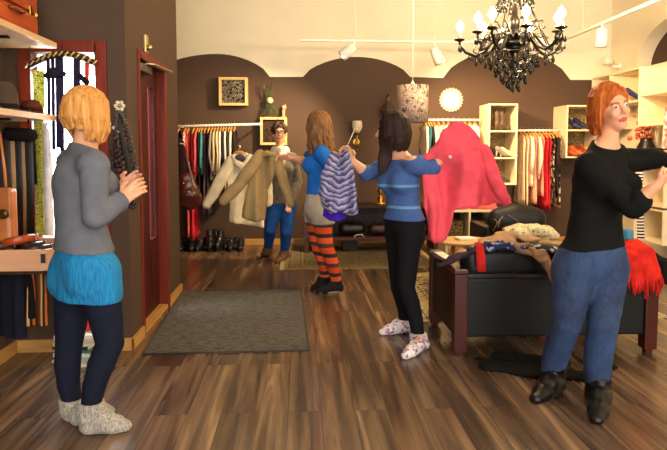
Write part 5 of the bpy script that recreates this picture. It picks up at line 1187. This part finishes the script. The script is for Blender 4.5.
F.cut(h1.N+V((0, 0, .022))-h1.f*.04, V((.0, 0, 1))+h1.f*.55); F.chain([p(84, 240), p(84, 249)], [.128, .15], .03, h1.f, 1.15)
J1 = F.build('jacket', GREYJ, r1_)
for s in 'RL':
    F = Field(.006); h1.arm(F, s, .017, 0, 1.88, .02); F.disp = wrinkle(.0035, 7, 30, 34); sl_ = F.build('sleeve', GREYJ, r1_); F = Field(.006); a, b_ = h1.J['el'+s], h1.J['wr'+s]; F.cone(lerp(a, b_, .80), lerp(a, b_, .9), .046, .050, .01); F.disp = wrinkle(.003, 3, 70, 70); F.build('cuff', GREYJ, sl_)
F = Field(.006); h1.torso(F, .008, top=False); [h1.leg(F, s, .012, 0, .3) for s in 'LR']; F.chain([p(84, 262), p(86, 297)], [.13, .148], .03, h1.f, 1.12); F.cut(p(84, 297), V((-.05, 0, -1))); F.cut(p(84, 243), V((0, 0, 1))); F.disp = wrinkle(.0012, 2, 70, 4)
t = NT('ribbed_blue_cloth'); vec = t.coord((110, 110, 8)); nz = t.new('ShaderNodeTexNoise', Scale=1.0, Detail=2.0); t.link(vec, nz.inputs['Vector'])
t.link(t.ramp(nz.outputs['Fac'], [(.3, hexc('#07618e')), (.65, hexc('#1084b8'))]), t.b.inputs['Base Color']); t.b.inputs['Roughness'].default_value = .85; t.bump(nz.outputs['Fac'], .5, .008)
F.build('skirt', t.m, r1_)
F = Field(.006); h1.torso(F, .006, top=False); [h1.leg(F, s, .006, 0, 1.93) for s in 'LR']; F.cut(p(84, 270), V((0, 0, 1))); F.build('leggings', FAB('#191c2b', var=.1, bump=.1), r1_)
WOOLG = KNIT('#b3aa9b', '#7e766a', .8)
for s in 'LR':
    F = Field(.0055); h1.foot(F, s, .010); a = h1.J['an'+s]; F.cone(a+V((0, 0, -.02)), lerp(a, h1.J['kn'+s], .13)-h1.f*.004, .05, .053, .02); F.disp = wrinkle(.0025, 3, 40, 60)
    F.cut(lerp(a, h1.J['kn'+s], .13)+V((0, 0, .01)), (0, 0, 1)); F.build('sock', WOOLG, r1_)

# ---------------------------------------------------------------- woman in the blue T-shirt, striped leggings
p = pt(5.65)
J = dict(head=p(317, 126), N=p(320, 145), P=p(317, 207), W=p(318, 182), C=p(319, 164), shL=p(322, 154, -.15), shR=p(317, 153, .15), elL=p(332, 168, -.2), wrL=p(338, 188, -.26), elR=p(303, 161, .1), wrR=p(291, 158, .02),
         hipL=p(321, 214, -.07), knL=p(326, 247, -.07), anL=p(336, 281, -.03), hipR=p(315, 214, .07), knR=p(318, 246, .06), anR=p(325, 277, .06), heelL=fl(342, 291), toeL=fl(316, 294), heelR=fl(330, 288.5), toeR=fl(311, 291))
h2 = Human(J, (-.97, .2, 0), 1.02, .95).headframe((-.93, .3, -.08))
r2_ = thing('person', 'young woman with long light brown hair in a blue T-shirt and orange striped leggings', 'person', (fl(328, 291).x, fl(328, 291).y, 0))
F = Field(.008); h2.torso(F); [h2.arm(F, s, 0, 0, 2.0) for s in 'LR']; [h2.leg(F, s) for s in 'LR']; [h2.foot(F, s) for s in 'LR']; h2.head(F)
h2.hand(F, 'R', (-.95, -.1, .1), (0, -.6, -.7), (0, 0, 1), .8); h2.hand(F, 'L', (.2, -.3, -.9), (0, -.8, .2), (-1, 0, 0), .5)
F.build('body', h2.skinmats(SKIN, '#b8665c', '#6a4a30'), r2_, regions=h2.regions())
h2.hair(r2_, HAIRM('#543620', '#86603a'), ring(30, .8, 2*PI-.8), lambda ph: .36 if math.cos(ph) < .3 else .3, seed=5, fan=.02, rad=.018, cap=1.04, h=.008, back=.02, jit=.0, wave=.009, taper=.55)
TB = FAB('#1f63b5', var=.1)
F = Field(.008); h2.torso(F, .014); h2.arm(F, 'L', .02, 0, .5); h2.arm(F, 'R', .02, 0, .5); F.cut(p(317, 197), (0, 0, -1)); F.disp = wrinkle(.004, 1, 22, 24); F.build('t_shirt', TB, r2_)
F = Field(.008); h2.torso(F, .018, top=False); [h2.leg(F, s, .02, 0, .35) for s in 'LR']; F.cut(p(317, 193), (0, 0, 1)); F.cut(p(317, 223), (0, 0, -1)); F.disp = wrinkle(.004, 3, 30, 20); F.build('shorts', FAB('#a39889'), r2_)
F = Field(.008); h2.torso(F, .006, top=False); [h2.leg(F, s, .01, 0, 1.95) for s in 'LR']; F.cut(p(317, 212), (0, 0, 1))
F.build('leggings', STRIPE(['#c9481c', '#453a33', '#d8552a', '#2e2a28'], 2, .19, wob=.05, sizes=[.3, .2, .3, .2]), r2_)
for s in 'LR':
    F = Field(.007); h2.foot(F, s, .007); F.cut(h2.J['an'+s]+V((0, 0, .005)), (0, 0, 1)); sh = F.build('shoe', FAB('#1a1a1c'), r2_)
    d = (h2.J['toe'+s]-h2.J['heel'+s]); m = MB(); m.tube([h2.J['heel'+s]+d*.12+V((0, 0, .009)), h2.J['heel'+s]+d*.6+V((0, 0, .009)), h2.J['heel'+s]+d*.93+V((0, 0, .009))], [.04, .044, .028], 14, flat=.2, fdir=d.cross(V((0, 0, 1)))); m.build('sole', M('#b9ab98'), sh)

# ---------------------------------------------------------------- woman with dark hair, blue sweater
p = pt(4.1)
J = dict(head=p(391, 131), N=p(400, 156), P=p(404, 224), W=p(403, 200), C=p(401, 180), shR=p(388, 166, .13), shL=p(414, 164, -.13), elR=p(367, 174, .12), wrR=p(352, 161, .04), elL=p(429, 170, -.14), wrL=p(437, 163, -.16),
         hipR=p(398, 234, .07), knR=p(399, 287, .12), anR=p(405, 324, .22), hipL=p(409, 234, -.07), knL=p(406, 288, -.06), anL=p(419, 340, -.06), heelR=fl(410, 331), toeR=fl(380, 335.5), heelL=fl(425, 347), toeL=fl(404, 360))
h3 = Human(J, (-.82, -.57, 0), .97, .95).headframe((-.94, .28, -.1))
r3_ = thing('person', 'dark haired woman in a blue sweater and black leggings holding up a pink coat', 'person', (fl(408, 345).x, fl(408, 345).y, 0))
F = Field(.0065); h3.torso(F); [h3.arm(F, s, 0, 0, 2.0) for s in 'LR']; [h3.leg(F, s) for s in 'LR']; [h3.foot(F, s) for s in 'LR']; h3.head(F)
h3.hand(F, 'R', (-.45, -.2, .85), (-.5, -.8, -.1), (1, 0, 0), .9); h3.hand(F, 'L', (.5, .5, .55), (.4, .8, -.2), (0, 0, 1), .9)
F.build('body', h3.skinmats(SKIN, '#b8665c', '#2c1d16'), r3_, regions=h3.regions())
def front_lock(F):
    for k in range(7): 
        a = p(383+k*1.5, 140, -.06-.012*k); F.chain([h3.hp(.05, .03-.012*k, .06), h3.hp(.082, .02-.012*k, -.02), a, p(380+k*1.6, 158, -.1), p(379+k*1.3, 176-k, -.13)], [.016, .017, .016, .014, .006], .006)
h3.hair(r3_, HAIRM('#170d09', '#33201a'), ring(36, .8, 2*PI-.8), lambda ph: .17, seed=8, fan=.02, rad=.017, cap=1.04, jit=.02, wave=.005, extra=front_lock, h=.0065)
# blue sweater with pale bands
t = NT('blue_sweater'); vec = t.coord(); sp = t.new('ShaderNodeSeparateXYZ'); t.link(vec, sp.inputs[0])
zA, zB = p(400, 185).z, p(400, 206.5).z
mr = t.new('ShaderNodeMapRange'); mr.inputs[1].default_value = zB-.12; mr.inputs[2].default_value = zA+.12; t.link(sp.outputs[2], mr.inputs[0]); span = zA-zB+.24
b = lambda z: (z-zB+.12)/span
nz = t.new('ShaderNodeTexNoise', Scale=120.0, Detail=2.0); t.link(vec, nz.inputs['Vector'])
cb = '#37548c'; cw = '#6fa3c4'
col = t.ramp(mr.outputs[0], [(0, hexc(cb)), (b(zB-.009), hexc(cw)), (b(zB+.011), hexc(cb)), (b(zA-.01), hexc(cw)), (b(zA+.008), hexc(cb))], 'CONSTANT')
t.link(t.mix(.35, col, t.ramp(nz.outputs['Fac'], [(.3, hexc('#22345c')), (.7, hexc('#5070a8'))])), t.b.inputs['Base Color']); t.b.inputs['Roughness'].default_value = .9; t.bump(nz.outputs['Fac'], .3, .006); BSW = t.m
F = Field(.0065); h3.torso(F, .018); h3.arm(F, 'R', .018, 0, 1.12); h3.arm(F, 'L', .02, 0, 1.3); F.cut(p(404, 219.5), (0, .0, -1)); F.disp = wrinkle(.004, 6, 24, 26)
F.cut(h3.N+V((0, 0, .018))-h3.f*.03, V((0, 0, 1))+h3.f*.5); sw = F.build('sweater', BSW, r3_)
q = h3.Cc+h3.f*.13+h3.r*.06-V((0, 0, .055)); 
F = Field(.0065); h3.torso(F, .007, top=False); [h3.leg(F, s, .007, 0, 1.98) for s in 'LR']; F.cut(p(404, 214), (0, 0, 1)); F.build('leggings', FAB('#141416', var=.1, bump=.1), r3_)
FLS = PATCH(['#d9cfd0', '#e4dcda', '#b9788c', '#ddd4d2', '#7a5a74', '#e4dcda', '#cfc4c4'], 55)
for s in 'LR':
    F = Field(.006); h3.foot(F, s, .008); a = h3.J['an'+s]; F.cone(a-V((0, 0, .02)), lerp(a, h3.J['kn'+s], .14), .052, .05, .02); F.cut(lerp(a, h3.J['kn'+s], .14), (0, 0, 1)); F.build('sock', FLS, r3_)

# ---------------------------------------------------------------- woman with glasses at the back
p = pt(7.2)
J = dict(head=p(279.5, 133), N=p(280, 152), P=p(281, 203), W=p(281, 184), C=p(281, 168), shR=p(268, 159), shL=p(292.5, 159), elR=p(256, 170, -.08), wrR=p(244, 158, -.14), elL=p(297.5, 182), wrL=p(291, 201, -.12),
         hipR=p(275.5, 208), knR=p(270, 229, -.08), anR=p(268, 249, .26), hipL=p(287.5, 208), knL=p(286.5, 232, -.08), anL=p(284, 253, .12), heelR=fl(271, 252), toeR=fl(258, 258), heelL=fl(287, 257), toeL=fl(277, 263))
h4 = Human(J, (-.15, -1, 0), 1.0, 1.0).headframe((.05, -1, -.02))
r4_ = thing('person', 'woman in glasses with white scarf and grey cardigan standing by the back wall', 'person', (fl(276, 258).x, fl(276, 258).y, 0))
F = Field(.008); h4.torso(F); [h4.arm(F, s, 0, 0, 2.0) for s in 'LR']; [h4.leg(F, s) for s in 'LR']; [h4.foot(F, s) for s in 'LR']; h4.head(F)
h4.hand(F, 'R', (-.8, -.4, .3), (0, -.6, -.7), (0, 0, 1), .9); h4.hand(F, 'L', (-.3, -.4, -.85), (.3, -.2, .3), (0, -1, 0), .4)
F.build('body', h4.skinmats(SKIN, '#b05850', '#2c1d16'), r4_, regions=h4.regions())
h4.hair(r4_, HAIRM('#241611', '#4a3024'), ring(26, .75, 2*PI-.75), lambda ph: .03, seed=9, rad=.016, cap=1.03, h=.0075, fan=.0)
f = MB()
for k in (-1, 1):
    c = h4.hp(k*.031, .098, .006); f.tube([c+h4.hr*math.cos(2*PI*j/16)*.024+h4.hu*math.sin(2*PI*j/16)*.019 for j in range(17)], .0045, 6); f.tube([h4.hp(k*.054, .098, .008), h4.hp(k*.082, .05, .01), h4.hp(k*.084, -.01, .005)], .0035, 6)
f.tube([h4.hp(-.008, .1, .008), h4.hp(.008, .1, .008)], .0035, 6); f.build('glasses', M('#15110f', rough=.3), r4_)
F = Field(.008); 
for k in range(12):
    a0, a1 = 2*PI*k/12, 2*PI*(k+1)/12; F.cone(h4.N+V((math.cos(a0)*.07, math.sin(a0)*.065, .012+.012*math.sin(a0*3))), h4.N+V((math.cos(a1)*.07, math.sin(a1)*.065, .012+.012*math.sin(a1*3))), .042, .042, .02)
F.chain([h4.N+V((.02, -.09, 0)), h4.N+V((.01, -.14, -.1)), h4.N+V((-.01, -.15, -.2))], [.05, .055, .045], .03); F.disp = wrinkle(.006, 3, 40, 36); F.build('scarf', FAB('#cfc6b4'), r4_)
GC = KNIT('#6e665c', '#423c36', .7)
F = Field(.008); h4.torso(F, .022); h4.arm(F, 'R', .018, 0, 1.85); h4.arm(F, 'L', .018, 0, 1.85); F.cut(p(280, 203), (0, 0, -1)); F.disp = wrinkle(.004, 9, 24, 24); F.build('cardigan', GC, r4_)
DEN = NT('blue_denim'); vec = DEN.coord((60, 60, 30)); nz = DEN.new('ShaderNodeTexNoise', Scale=1.0, Detail=4.0); DEN.link(vec, nz.inputs['Vector']); v2 = DEN.coord((5, 5, 3)); n2 = DEN.new('ShaderNodeTexNoise', Scale=1.0, Detail=2.0); DEN.link(v2, n2.inputs['Vector'])
DEN.link(DEN.mix(.5, DEN.ramp(nz.outputs['Fac'], [(.3, hexc('#101a30')), (.7, hexc('#283c60'))]), DEN.ramp(n2.outputs['Fac'], [(.35, hexc('#14203c')), (.65, hexc('#34507a'))])), DEN.b.inputs['Base Color']); DEN.b.inputs['Roughness'].default_value = .85; DEN.bump(nz.outputs['Fac'], .25, .006); DEN = DEN.m
F = Field(.008); h4.torso(F, .01, top=False); [h4.leg(F, s, .012, 0, 1.9) for s in 'LR']; F.cut(p(280, 197), (0, 0, 1)); F.disp = wrinkle(.004, 5, 22, 30); F.build('jeans', FAB('#1f4a8c'), r4_)
for s in 'LR':
    F = Field(.0075); h4.foot(F, s, .01); a = h4.J['an'+s]; F.cone(a, lerp(a, h4.J['kn'+s], .12), .052, .056, .02); F.cut(lerp(a, h4.J['kn'+s], .12), (0, 0, 1)); F.build('boot', M('#6e4c2c', rough=.6), r4_)

# ---------------------------------------------------------------- woman in the black sweater, right foreground
p = pt(3.18)
J = dict(head=p(611, 107.5), N=p(606, 146), P=p(593, 256), W=p(596, 216), C=p(601, 183), shR=p(589, 166, -.07), shL=p(626, 161, .1), elR=p(633, 207, -.24), wrR=p(654, 187, -.3), elL=p(668, 157, .06), wrL=p(705, 147, .05),
         hipR=p(575, 268, -.03), knR=p(567, 323, -.08), anR=p(551, 383, .1), hipL=p(607, 268, .03), knL=p(603, 326, -.14), anL=p(598, 398, -.1), heelR=fl(559, 388), toeR=fl(534, 404), heelL=fl(602, 400), toeL=fl(596, 425))
h5 = Human(J, (.35, -.94, 0), 1.03, 1.1).headframe((.14, -.98, -.06), (-.22, -.0, .97))
r5_ = thing('person', 'red haired woman in a black sweater and blue jeans reaching right in the foreground', 'person', (fl(575, 402).x, fl(575, 402).y, 0))
F = Field(.0055); h5.torso(F); [h5.arm(F, s, 0, 0, 2.0) for s in 'LR']; [h5.leg(F, s) for s in 'LR']; [h5.foot(F, s) for s in 'LR']; h5.head(F)
h5.hand(F, 'R', (.75, -.1, .65), (-.3, .6, .5), (0, -.5, 1), .6); h5.hand(F, 'L', (1, .1, .05), (0, 0, -1), (0, -1, 0), .5)
F.build('body', h5.skinmats('#de9c74', '#b5524a', '#9a5a34', '#3a2c22'), r5_, regions=h5.regions())
def fringe5(F):
    for k in range(16):
        u = k/15; sd = -1 if u < .4 else 1; v = abs(u-.4)/.6
        F.chain([h5.hp(-.012, -.03+.02*u, .12), h5.hp(-.012+sd*.03*v, .03-.02*v, .113-.008*v), h5.hp(-.012+sd*(.02+.05*v), .052-.04*v, .094-.016*v), h5.hp(-.01+sd*(.066+.012*v), .034-.04*v, .05), h5.hp(sd*(.077+.004*v), .012-.03*v, -.02), h5.hp(sd*(.076+.004*v), .004-.03*v, -.08)], [.008, .0095, .0105, .011, .011, .006], .006)
h5.hair(r5_, HAIRM('#8f3e14', '#c46a2c'), ring(60, 1.1, 2*PI-1.3), lambda ph: .15, seed=11, fan=.012, rad=.0125, cap=1.0, jit=.02, wave=.004, extra=fringe5, h=.005, taper=.5)
BKS = FAB('#121211', var=.12, bump=.2)
F = Field(.006); h5.torso(F, .015, bust=1.1); F.cone(h5.P+V((0, 0, .0)), h5.P+V((0, 0, .1)), .172, .155, .03, h5.f, 1.3); h5.arm(F, 'R', .017, 0, 1.3, .03); h5.arm(F, 'L', .018, 0, 1.8, .03); F.cut(p(595, 246.5), (0.08, 0, -1)); F.disp = wrinkle(.006, 12, 20, 24)
F.cut(h5.N+V((0, 0, .012)), V((0, 0, 1))+h5.f*.5); F.build('sweater', BKS, r5_)
F = Field(.006); h5.torso(F, .012, top=False); [h5.leg(F, s, .010, 0, 1.79, low=.008) for s in 'LR']; [F.cone(h5.J['an'+s]+V((0, 0, .0)), h5.J['an'+s]-V((0, 0, .08)), .078, .09, .002, None, 1, True) for s in 'LR']; F.cut(p(593, 240), (0, 0, 1))
w5 = wrinkle(.0028, 14, 26, 46); F.disp = w5; je = F.build('jeans', DEN, r5_)
f = MB(); c0 = p(592, 250, -.17)
BT = M('#100f0e', rough=.35, var=.2, spec=.35)
for s in 'LR':
    F = Field(.0055); h5.foot(F, s, .011); a = h5.J['an'+s]; F.cone(a-V((0, 0, .03)), lerp(a, h5.J['kn'+s], .3), .057, .061, .02); F.cut(lerp(a, h5.J['kn'+s], .3), (0, 0, 1)); F.disp = wrinkle(.0018, 2, 50, 60); b_ = F.build('boot', BT, r5_)
    d = (h5.J['toe'+s]-h5.J['heel'+s]); m = MB(); m.tube([h5.J['heel'+s]+d*.1+V((0, 0, .010)), h5.J['heel'+s]+d*.62+V((0, 0, .009)), h5.J['heel'+s]+d*.95+V((0, 0, .009))], [.04, .05, .03], 16, flat=.2, fdir=d.cross(V((0, 0, 1)))); m.build('sole', M('#0d0c0b', rough=.5), b_)

# ================================================================ garments held up
def PX(Y): return lambda x, y: (at(x, y, Y).x, at(x, y, Y).z)
# pink coat
YC = 3.98; q = PX(YC); ck = thing('pink_coat', 'bright coral pink coat held up spread out by the dark haired woman', 'coat', at(462, 212, YC))
F = Field(.007)
def pf(x, z):
    x0 = at(460, 180, YC).x; z0 = at(460, 123, YC).z; g = np.clip((z0-z)/.55, 0, 1)
    return .05*g*np.sin((x-x0)*22+z*3+.8)+.018*g*np.sin((x-x0)*47-z*6)+.02*np.sin(z*16+x*9)-.05*np.exp(-((x-x0)/.2)**2)
F.slab([q(*c) for c in ((423, 160), (429, 150), (438, 140), (444, 131), (450, 124), (459, 122), (468, 126), (478, 136), (487, 150), (493, 167), (499, 184), (505, 195), (509, 202), (505, 206), (494, 203), (490, 206), (470, 206), (453, 209), (449, 228), (446, 239), (432, 242), (428, 236), (427, 212), (424, 188), (422, 172))], YC, pf, lambda x, z: .02+.012*np.exp(-((x-at(462, 0, YC).x)/.16)**2), .03, .02)
F.disp = wrinkle(.007, 21, 17, 10, .85); PINK = FAB('#e0505c', var=.12, bscale=140); F.build('body', PINK, ck)
F = Field(.007); F.chain([at(484, 150, YC-.02), at(492, 172, YC-.04), at(500, 190, YC-.04), at(506, 201, YC-.02)], [.04, .045, .042, .036], .05, (0, 1, 0), 1.3); F.disp = wrinkle(.006, 5, 30, 30, .85); F.build('sleeve', PINK, ck)
F = Field(.007); F.chain([at(428, 158, YC-.03), at(430, 178, YC-.05), at(433, 205, YC-.05), at(438, 234, YC-.03)], [.035, .05, .06, .062], .04, (0, 1, 0), 2.2); F.disp = wrinkle(.006, 9, 26, 12, .85); F.build('front_panel', PINK, ck)
F = Field(.007); F.chain([at(446, 133, YC-.05), at(456, 128, YC-.055), at(467, 133, YC-.05)], [.03, .045, .03], .03, (0, 1, .1), 2.6); F.chain([at(441, 145, YC-.05), at(456, 152, YC-.06), at(474, 147, YC-.05)], [.022, .03, .022], .03, (0, 1, .2), 1.6); F.cone(at(448, 140, YC-.05), at(468, 140, YC-.05), .05, .05, .04, (0, 1, 0), 2.6); F.disp = wrinkle(.005, 2, 30, 24, .85); F.build('hood', PINK, ck)
MB().ball(at(450, 157, YC-.11), .012, 10, 6).build('snap_button', M('#e6c0c4', rough=.3), ck)
# cream coat on a hanger
YC2 = 6.95; q = PX(YC2); ck = thing('cream_coat', 'cream coat on a wooden hanger held up by the woman in glasses', 'coat', at(246, 224, YC2)); CRM = FAB('#e0d3b2', var=.1)
F = Field(.009); F.slab([q(*c) for c in ((229, 160), (236, 154), (246, 153), (256, 157), (264, 164), (266, 190), (264, 227), (247, 225), (229, 222), (230, 200), (227, 180))], YC2, lambda x, z: .03*np.sin(x*20+z*2)+.014*np.sin(x*43-z*3), lambda x, z: .035+0*x, .03, .03); F.disp = wrinkle(.006, 4, 22, 16); F.build('body', CRM, ck)
F = Field(.009); F.chain([at(232, 161, YC2-.02), at(222, 178, YC2-.05), at(213, 194, YC2-.06), at(207, 204, YC2-.06)], [.07, .075, .062, .052], .03, (0, 1, 0), 1.3); F.disp = wrinkle(.006, 8, 26, 26); F.build('sleeve', CRM, ck)
F = Field(.009); F.chain([at(262, 164, YC2-.02), at(266, 182, YC2-.05), at(268, 202, YC2-.05)], [.07, .07, .055], .03, (0, 1, 0), 1.3); F.disp = wrinkle(.006, 3, 26, 26); F.build('sleeve', CRM, ck)
F = Field(.008); F.chain([at(234, 157, YC2-.06), at(238, 164, YC2-.09), at(243, 166, YC2-.1)], [.035, .04, .03], .02, (0, 1, 0), 1.8); F.chain([at(250, 157, YC2-.06), at(247, 164, YC2-.09), at(243, 168, YC2-.1)], [.035, .04, .03], .02, (0, 1, 0), 1.8); F.build('collar', FAB('#e3d8bc', var=.08), ck)
F = Field(.008); F.ell(at(240, 158, YC2-.075), (.06, .03, .045), None, .01); F.build('lining', FAB('#4a4650'), ck)
f = MB(); f.tube([at(231, 158, YC2), at(236, 152, YC2), at(241, 152, YC2), at(252, 158, YC2)], [.012, .016, .016, .012], 10); hg = f.build('hanger', HANG, ck)
f = MB(); c = at(238.5, 151, YC2); f.tube([c]+[c+V((.022*math.cos(a), 0, .045+.022*math.sin(a))) for a in [-PI/2+PI*1.3*j/8 for j in range(9)]], .005, 6); f.build('hook', HOOK, hg)
# khaki jacket in the hand of the girl in the blue T-shirt
YC3 = 5.72; q = PX(YC3); ck = thing('khaki_jacket', 'khaki jacket swung out by the woman in the blue T-shirt before the cream coat', 'jacket', at(265, 215, YC3)); KH = FAB('#9c8256', var=.12)
F = Field(.008); F.slab([q(*c) for c in ((257, 157), (263, 152), (272, 152), (278, 157), (276, 171), (268, 190), (265, 220), (254, 222), (241, 218), (247, 190), (251, 168))], YC3, lambda x, z: .028*np.sin(x*24+z*3)+.014*np.sin(x*51), lambda x, z: .028+0*x, .03, .026); F.disp = wrinkle(.006, 14, 26, 18); F.build('body', KH, ck)
F = Field(.008); F.chain([at(260, 155, YC3-.03), at(249, 171, YC3-.06), at(237, 187, YC3-.07), at(224, 200, YC3-.07)], [.05, .062, .055, .05], .03, (0, 1, 0), 1.3); F.disp = wrinkle(.006, 18, 26, 26); F.build('sleeve', KH, ck)
F = Field(.008); F.chain([at(276, 157, YC3-.03), at(281, 172, YC3-.05), at(286, 189, YC3-.05), at(291, 204, YC3-.03)], [.042, .048, .042, .036], .03, (0, 1, 0), 1.3); F.disp = wrinkle(.006, 28, 26, 26); F.build('sleeve', KH, ck)
F = Field(.008); F.chain([at(260, 156, YC3-.05), at(267, 153, YC3-.06), at(275, 155, YC3-.05)], [.022, .028, .022], .02, (0, 1, 0), 1.3); F.build('collar', KH, ck)
# striped purple blouse on a hanger
YC4 = 4.12; q = PX(YC4); ck = thing('striped_blouse', 'purple and white striped blouse on a hanger in the dark haired woman\'s hand', 'blouse', at(339, 222, YC4))
t = NT('diagonal_stripe'); vec = t.coord(); sp = t.new('ShaderNodeSeparateXYZ'); t.link(vec, sp.inputs[0])
ax_ = t.new('ShaderNodeMath', operation='ABSOLUTE'); t.link(sp.outputs[0], ax_.inputs[0])
nz = t.new('ShaderNodeTexNoise', Scale=9.0, Detail=2.0); t.link(vec, nz.inputs['Vector'])
m1 = t.new('ShaderNodeMath', operation='MULTIPLY_ADD'); m1.inputs[1].default_value = -.6; t.link(ax_.outputs[0], m1.inputs[0]); t.link(sp.outputs[2], m1.inputs[2])
m2 = t.new('ShaderNodeMath', operation='MULTIPLY_ADD'); m2.inputs[1].default_value = .11; t.link(nz.outputs['Fac'], m2.inputs[0]); t.link(m1.outputs[0], m2.inputs[2])
m3 = t.new('ShaderNodeMath', operation='MULTIPLY'); m3.inputs[1].default_value = 24.0; t.link(m2.outputs[0], m3.inputs[0])
m4 = t.new('ShaderNodeMath', operation='FRACT'); t.link(m3.outputs[0], m4.inputs[0])
t.link(t.ramp(m4.outputs[0], [(0, hexc('#47406e')), (.42, hexc('#8d88a8')), (.62, hexc('#b3adbd')), (.8, hexc('#3d3762'))]), t.b.inputs['Base Color']); t.b.inputs['Roughness'].default_value = .8
F = Field(.0065); F.slab([q(*c) for c in ((336, 154), (341, 149), (347, 150), (351, 158), (354, 175), (356, 195), (358, 213), (349, 216), (340, 212), (330, 213), (322, 206), (319, 193), (323, 177), (329, 163))], YC4, lambda x, z: .024*np.sin(x*38+z*3)+.012*np.sin(x*77-z*5), lambda x, z: .028+0*x, .03, .025); F.disp = wrinkle(.005, 24, 34, 22); F.build('body', t.m, ck)
F = Field(.0065); F.chain([at(334, 157, YC4-.03), at(328, 175, YC4-.05), at(326, 195, YC4-.05)], [.035, .045, .04], .03, (0, 1, 0), 1.2); F.disp = wrinkle(.005, 2, 34, 30); F.build('sleeve', t.m, ck)
f = MB(); f.tube([at(336, 157, YC4), at(342, 150, YC4), at(347, 149, YC4), at(352, 157, YC4)], .009, 8); hg = f.build('hanger', HANG, ck)
f = MB(); c = at(346, 149, YC4); f.tube([c, at(350, 140, YC4), at(353, 133, YC4), at(355, 128, YC4), at(357, 129, YC4), at(356, 132, YC4)], .004, 6); f.build('hook', HOOK, hg)
F = Field(.0065); F.slab([q(*c) for c in ((325, 205), (345, 205), (347, 219), (341, 223), (330, 222), (323, 217))], YC4+.075, lambda x, z: .014*np.sin(x*44), lambda x, z: .016+0*x, .02, .014); tag(F.build('purple_top', FAB('#3d1f9a')), 'deep violet top showing below the striped blouse', 'top')
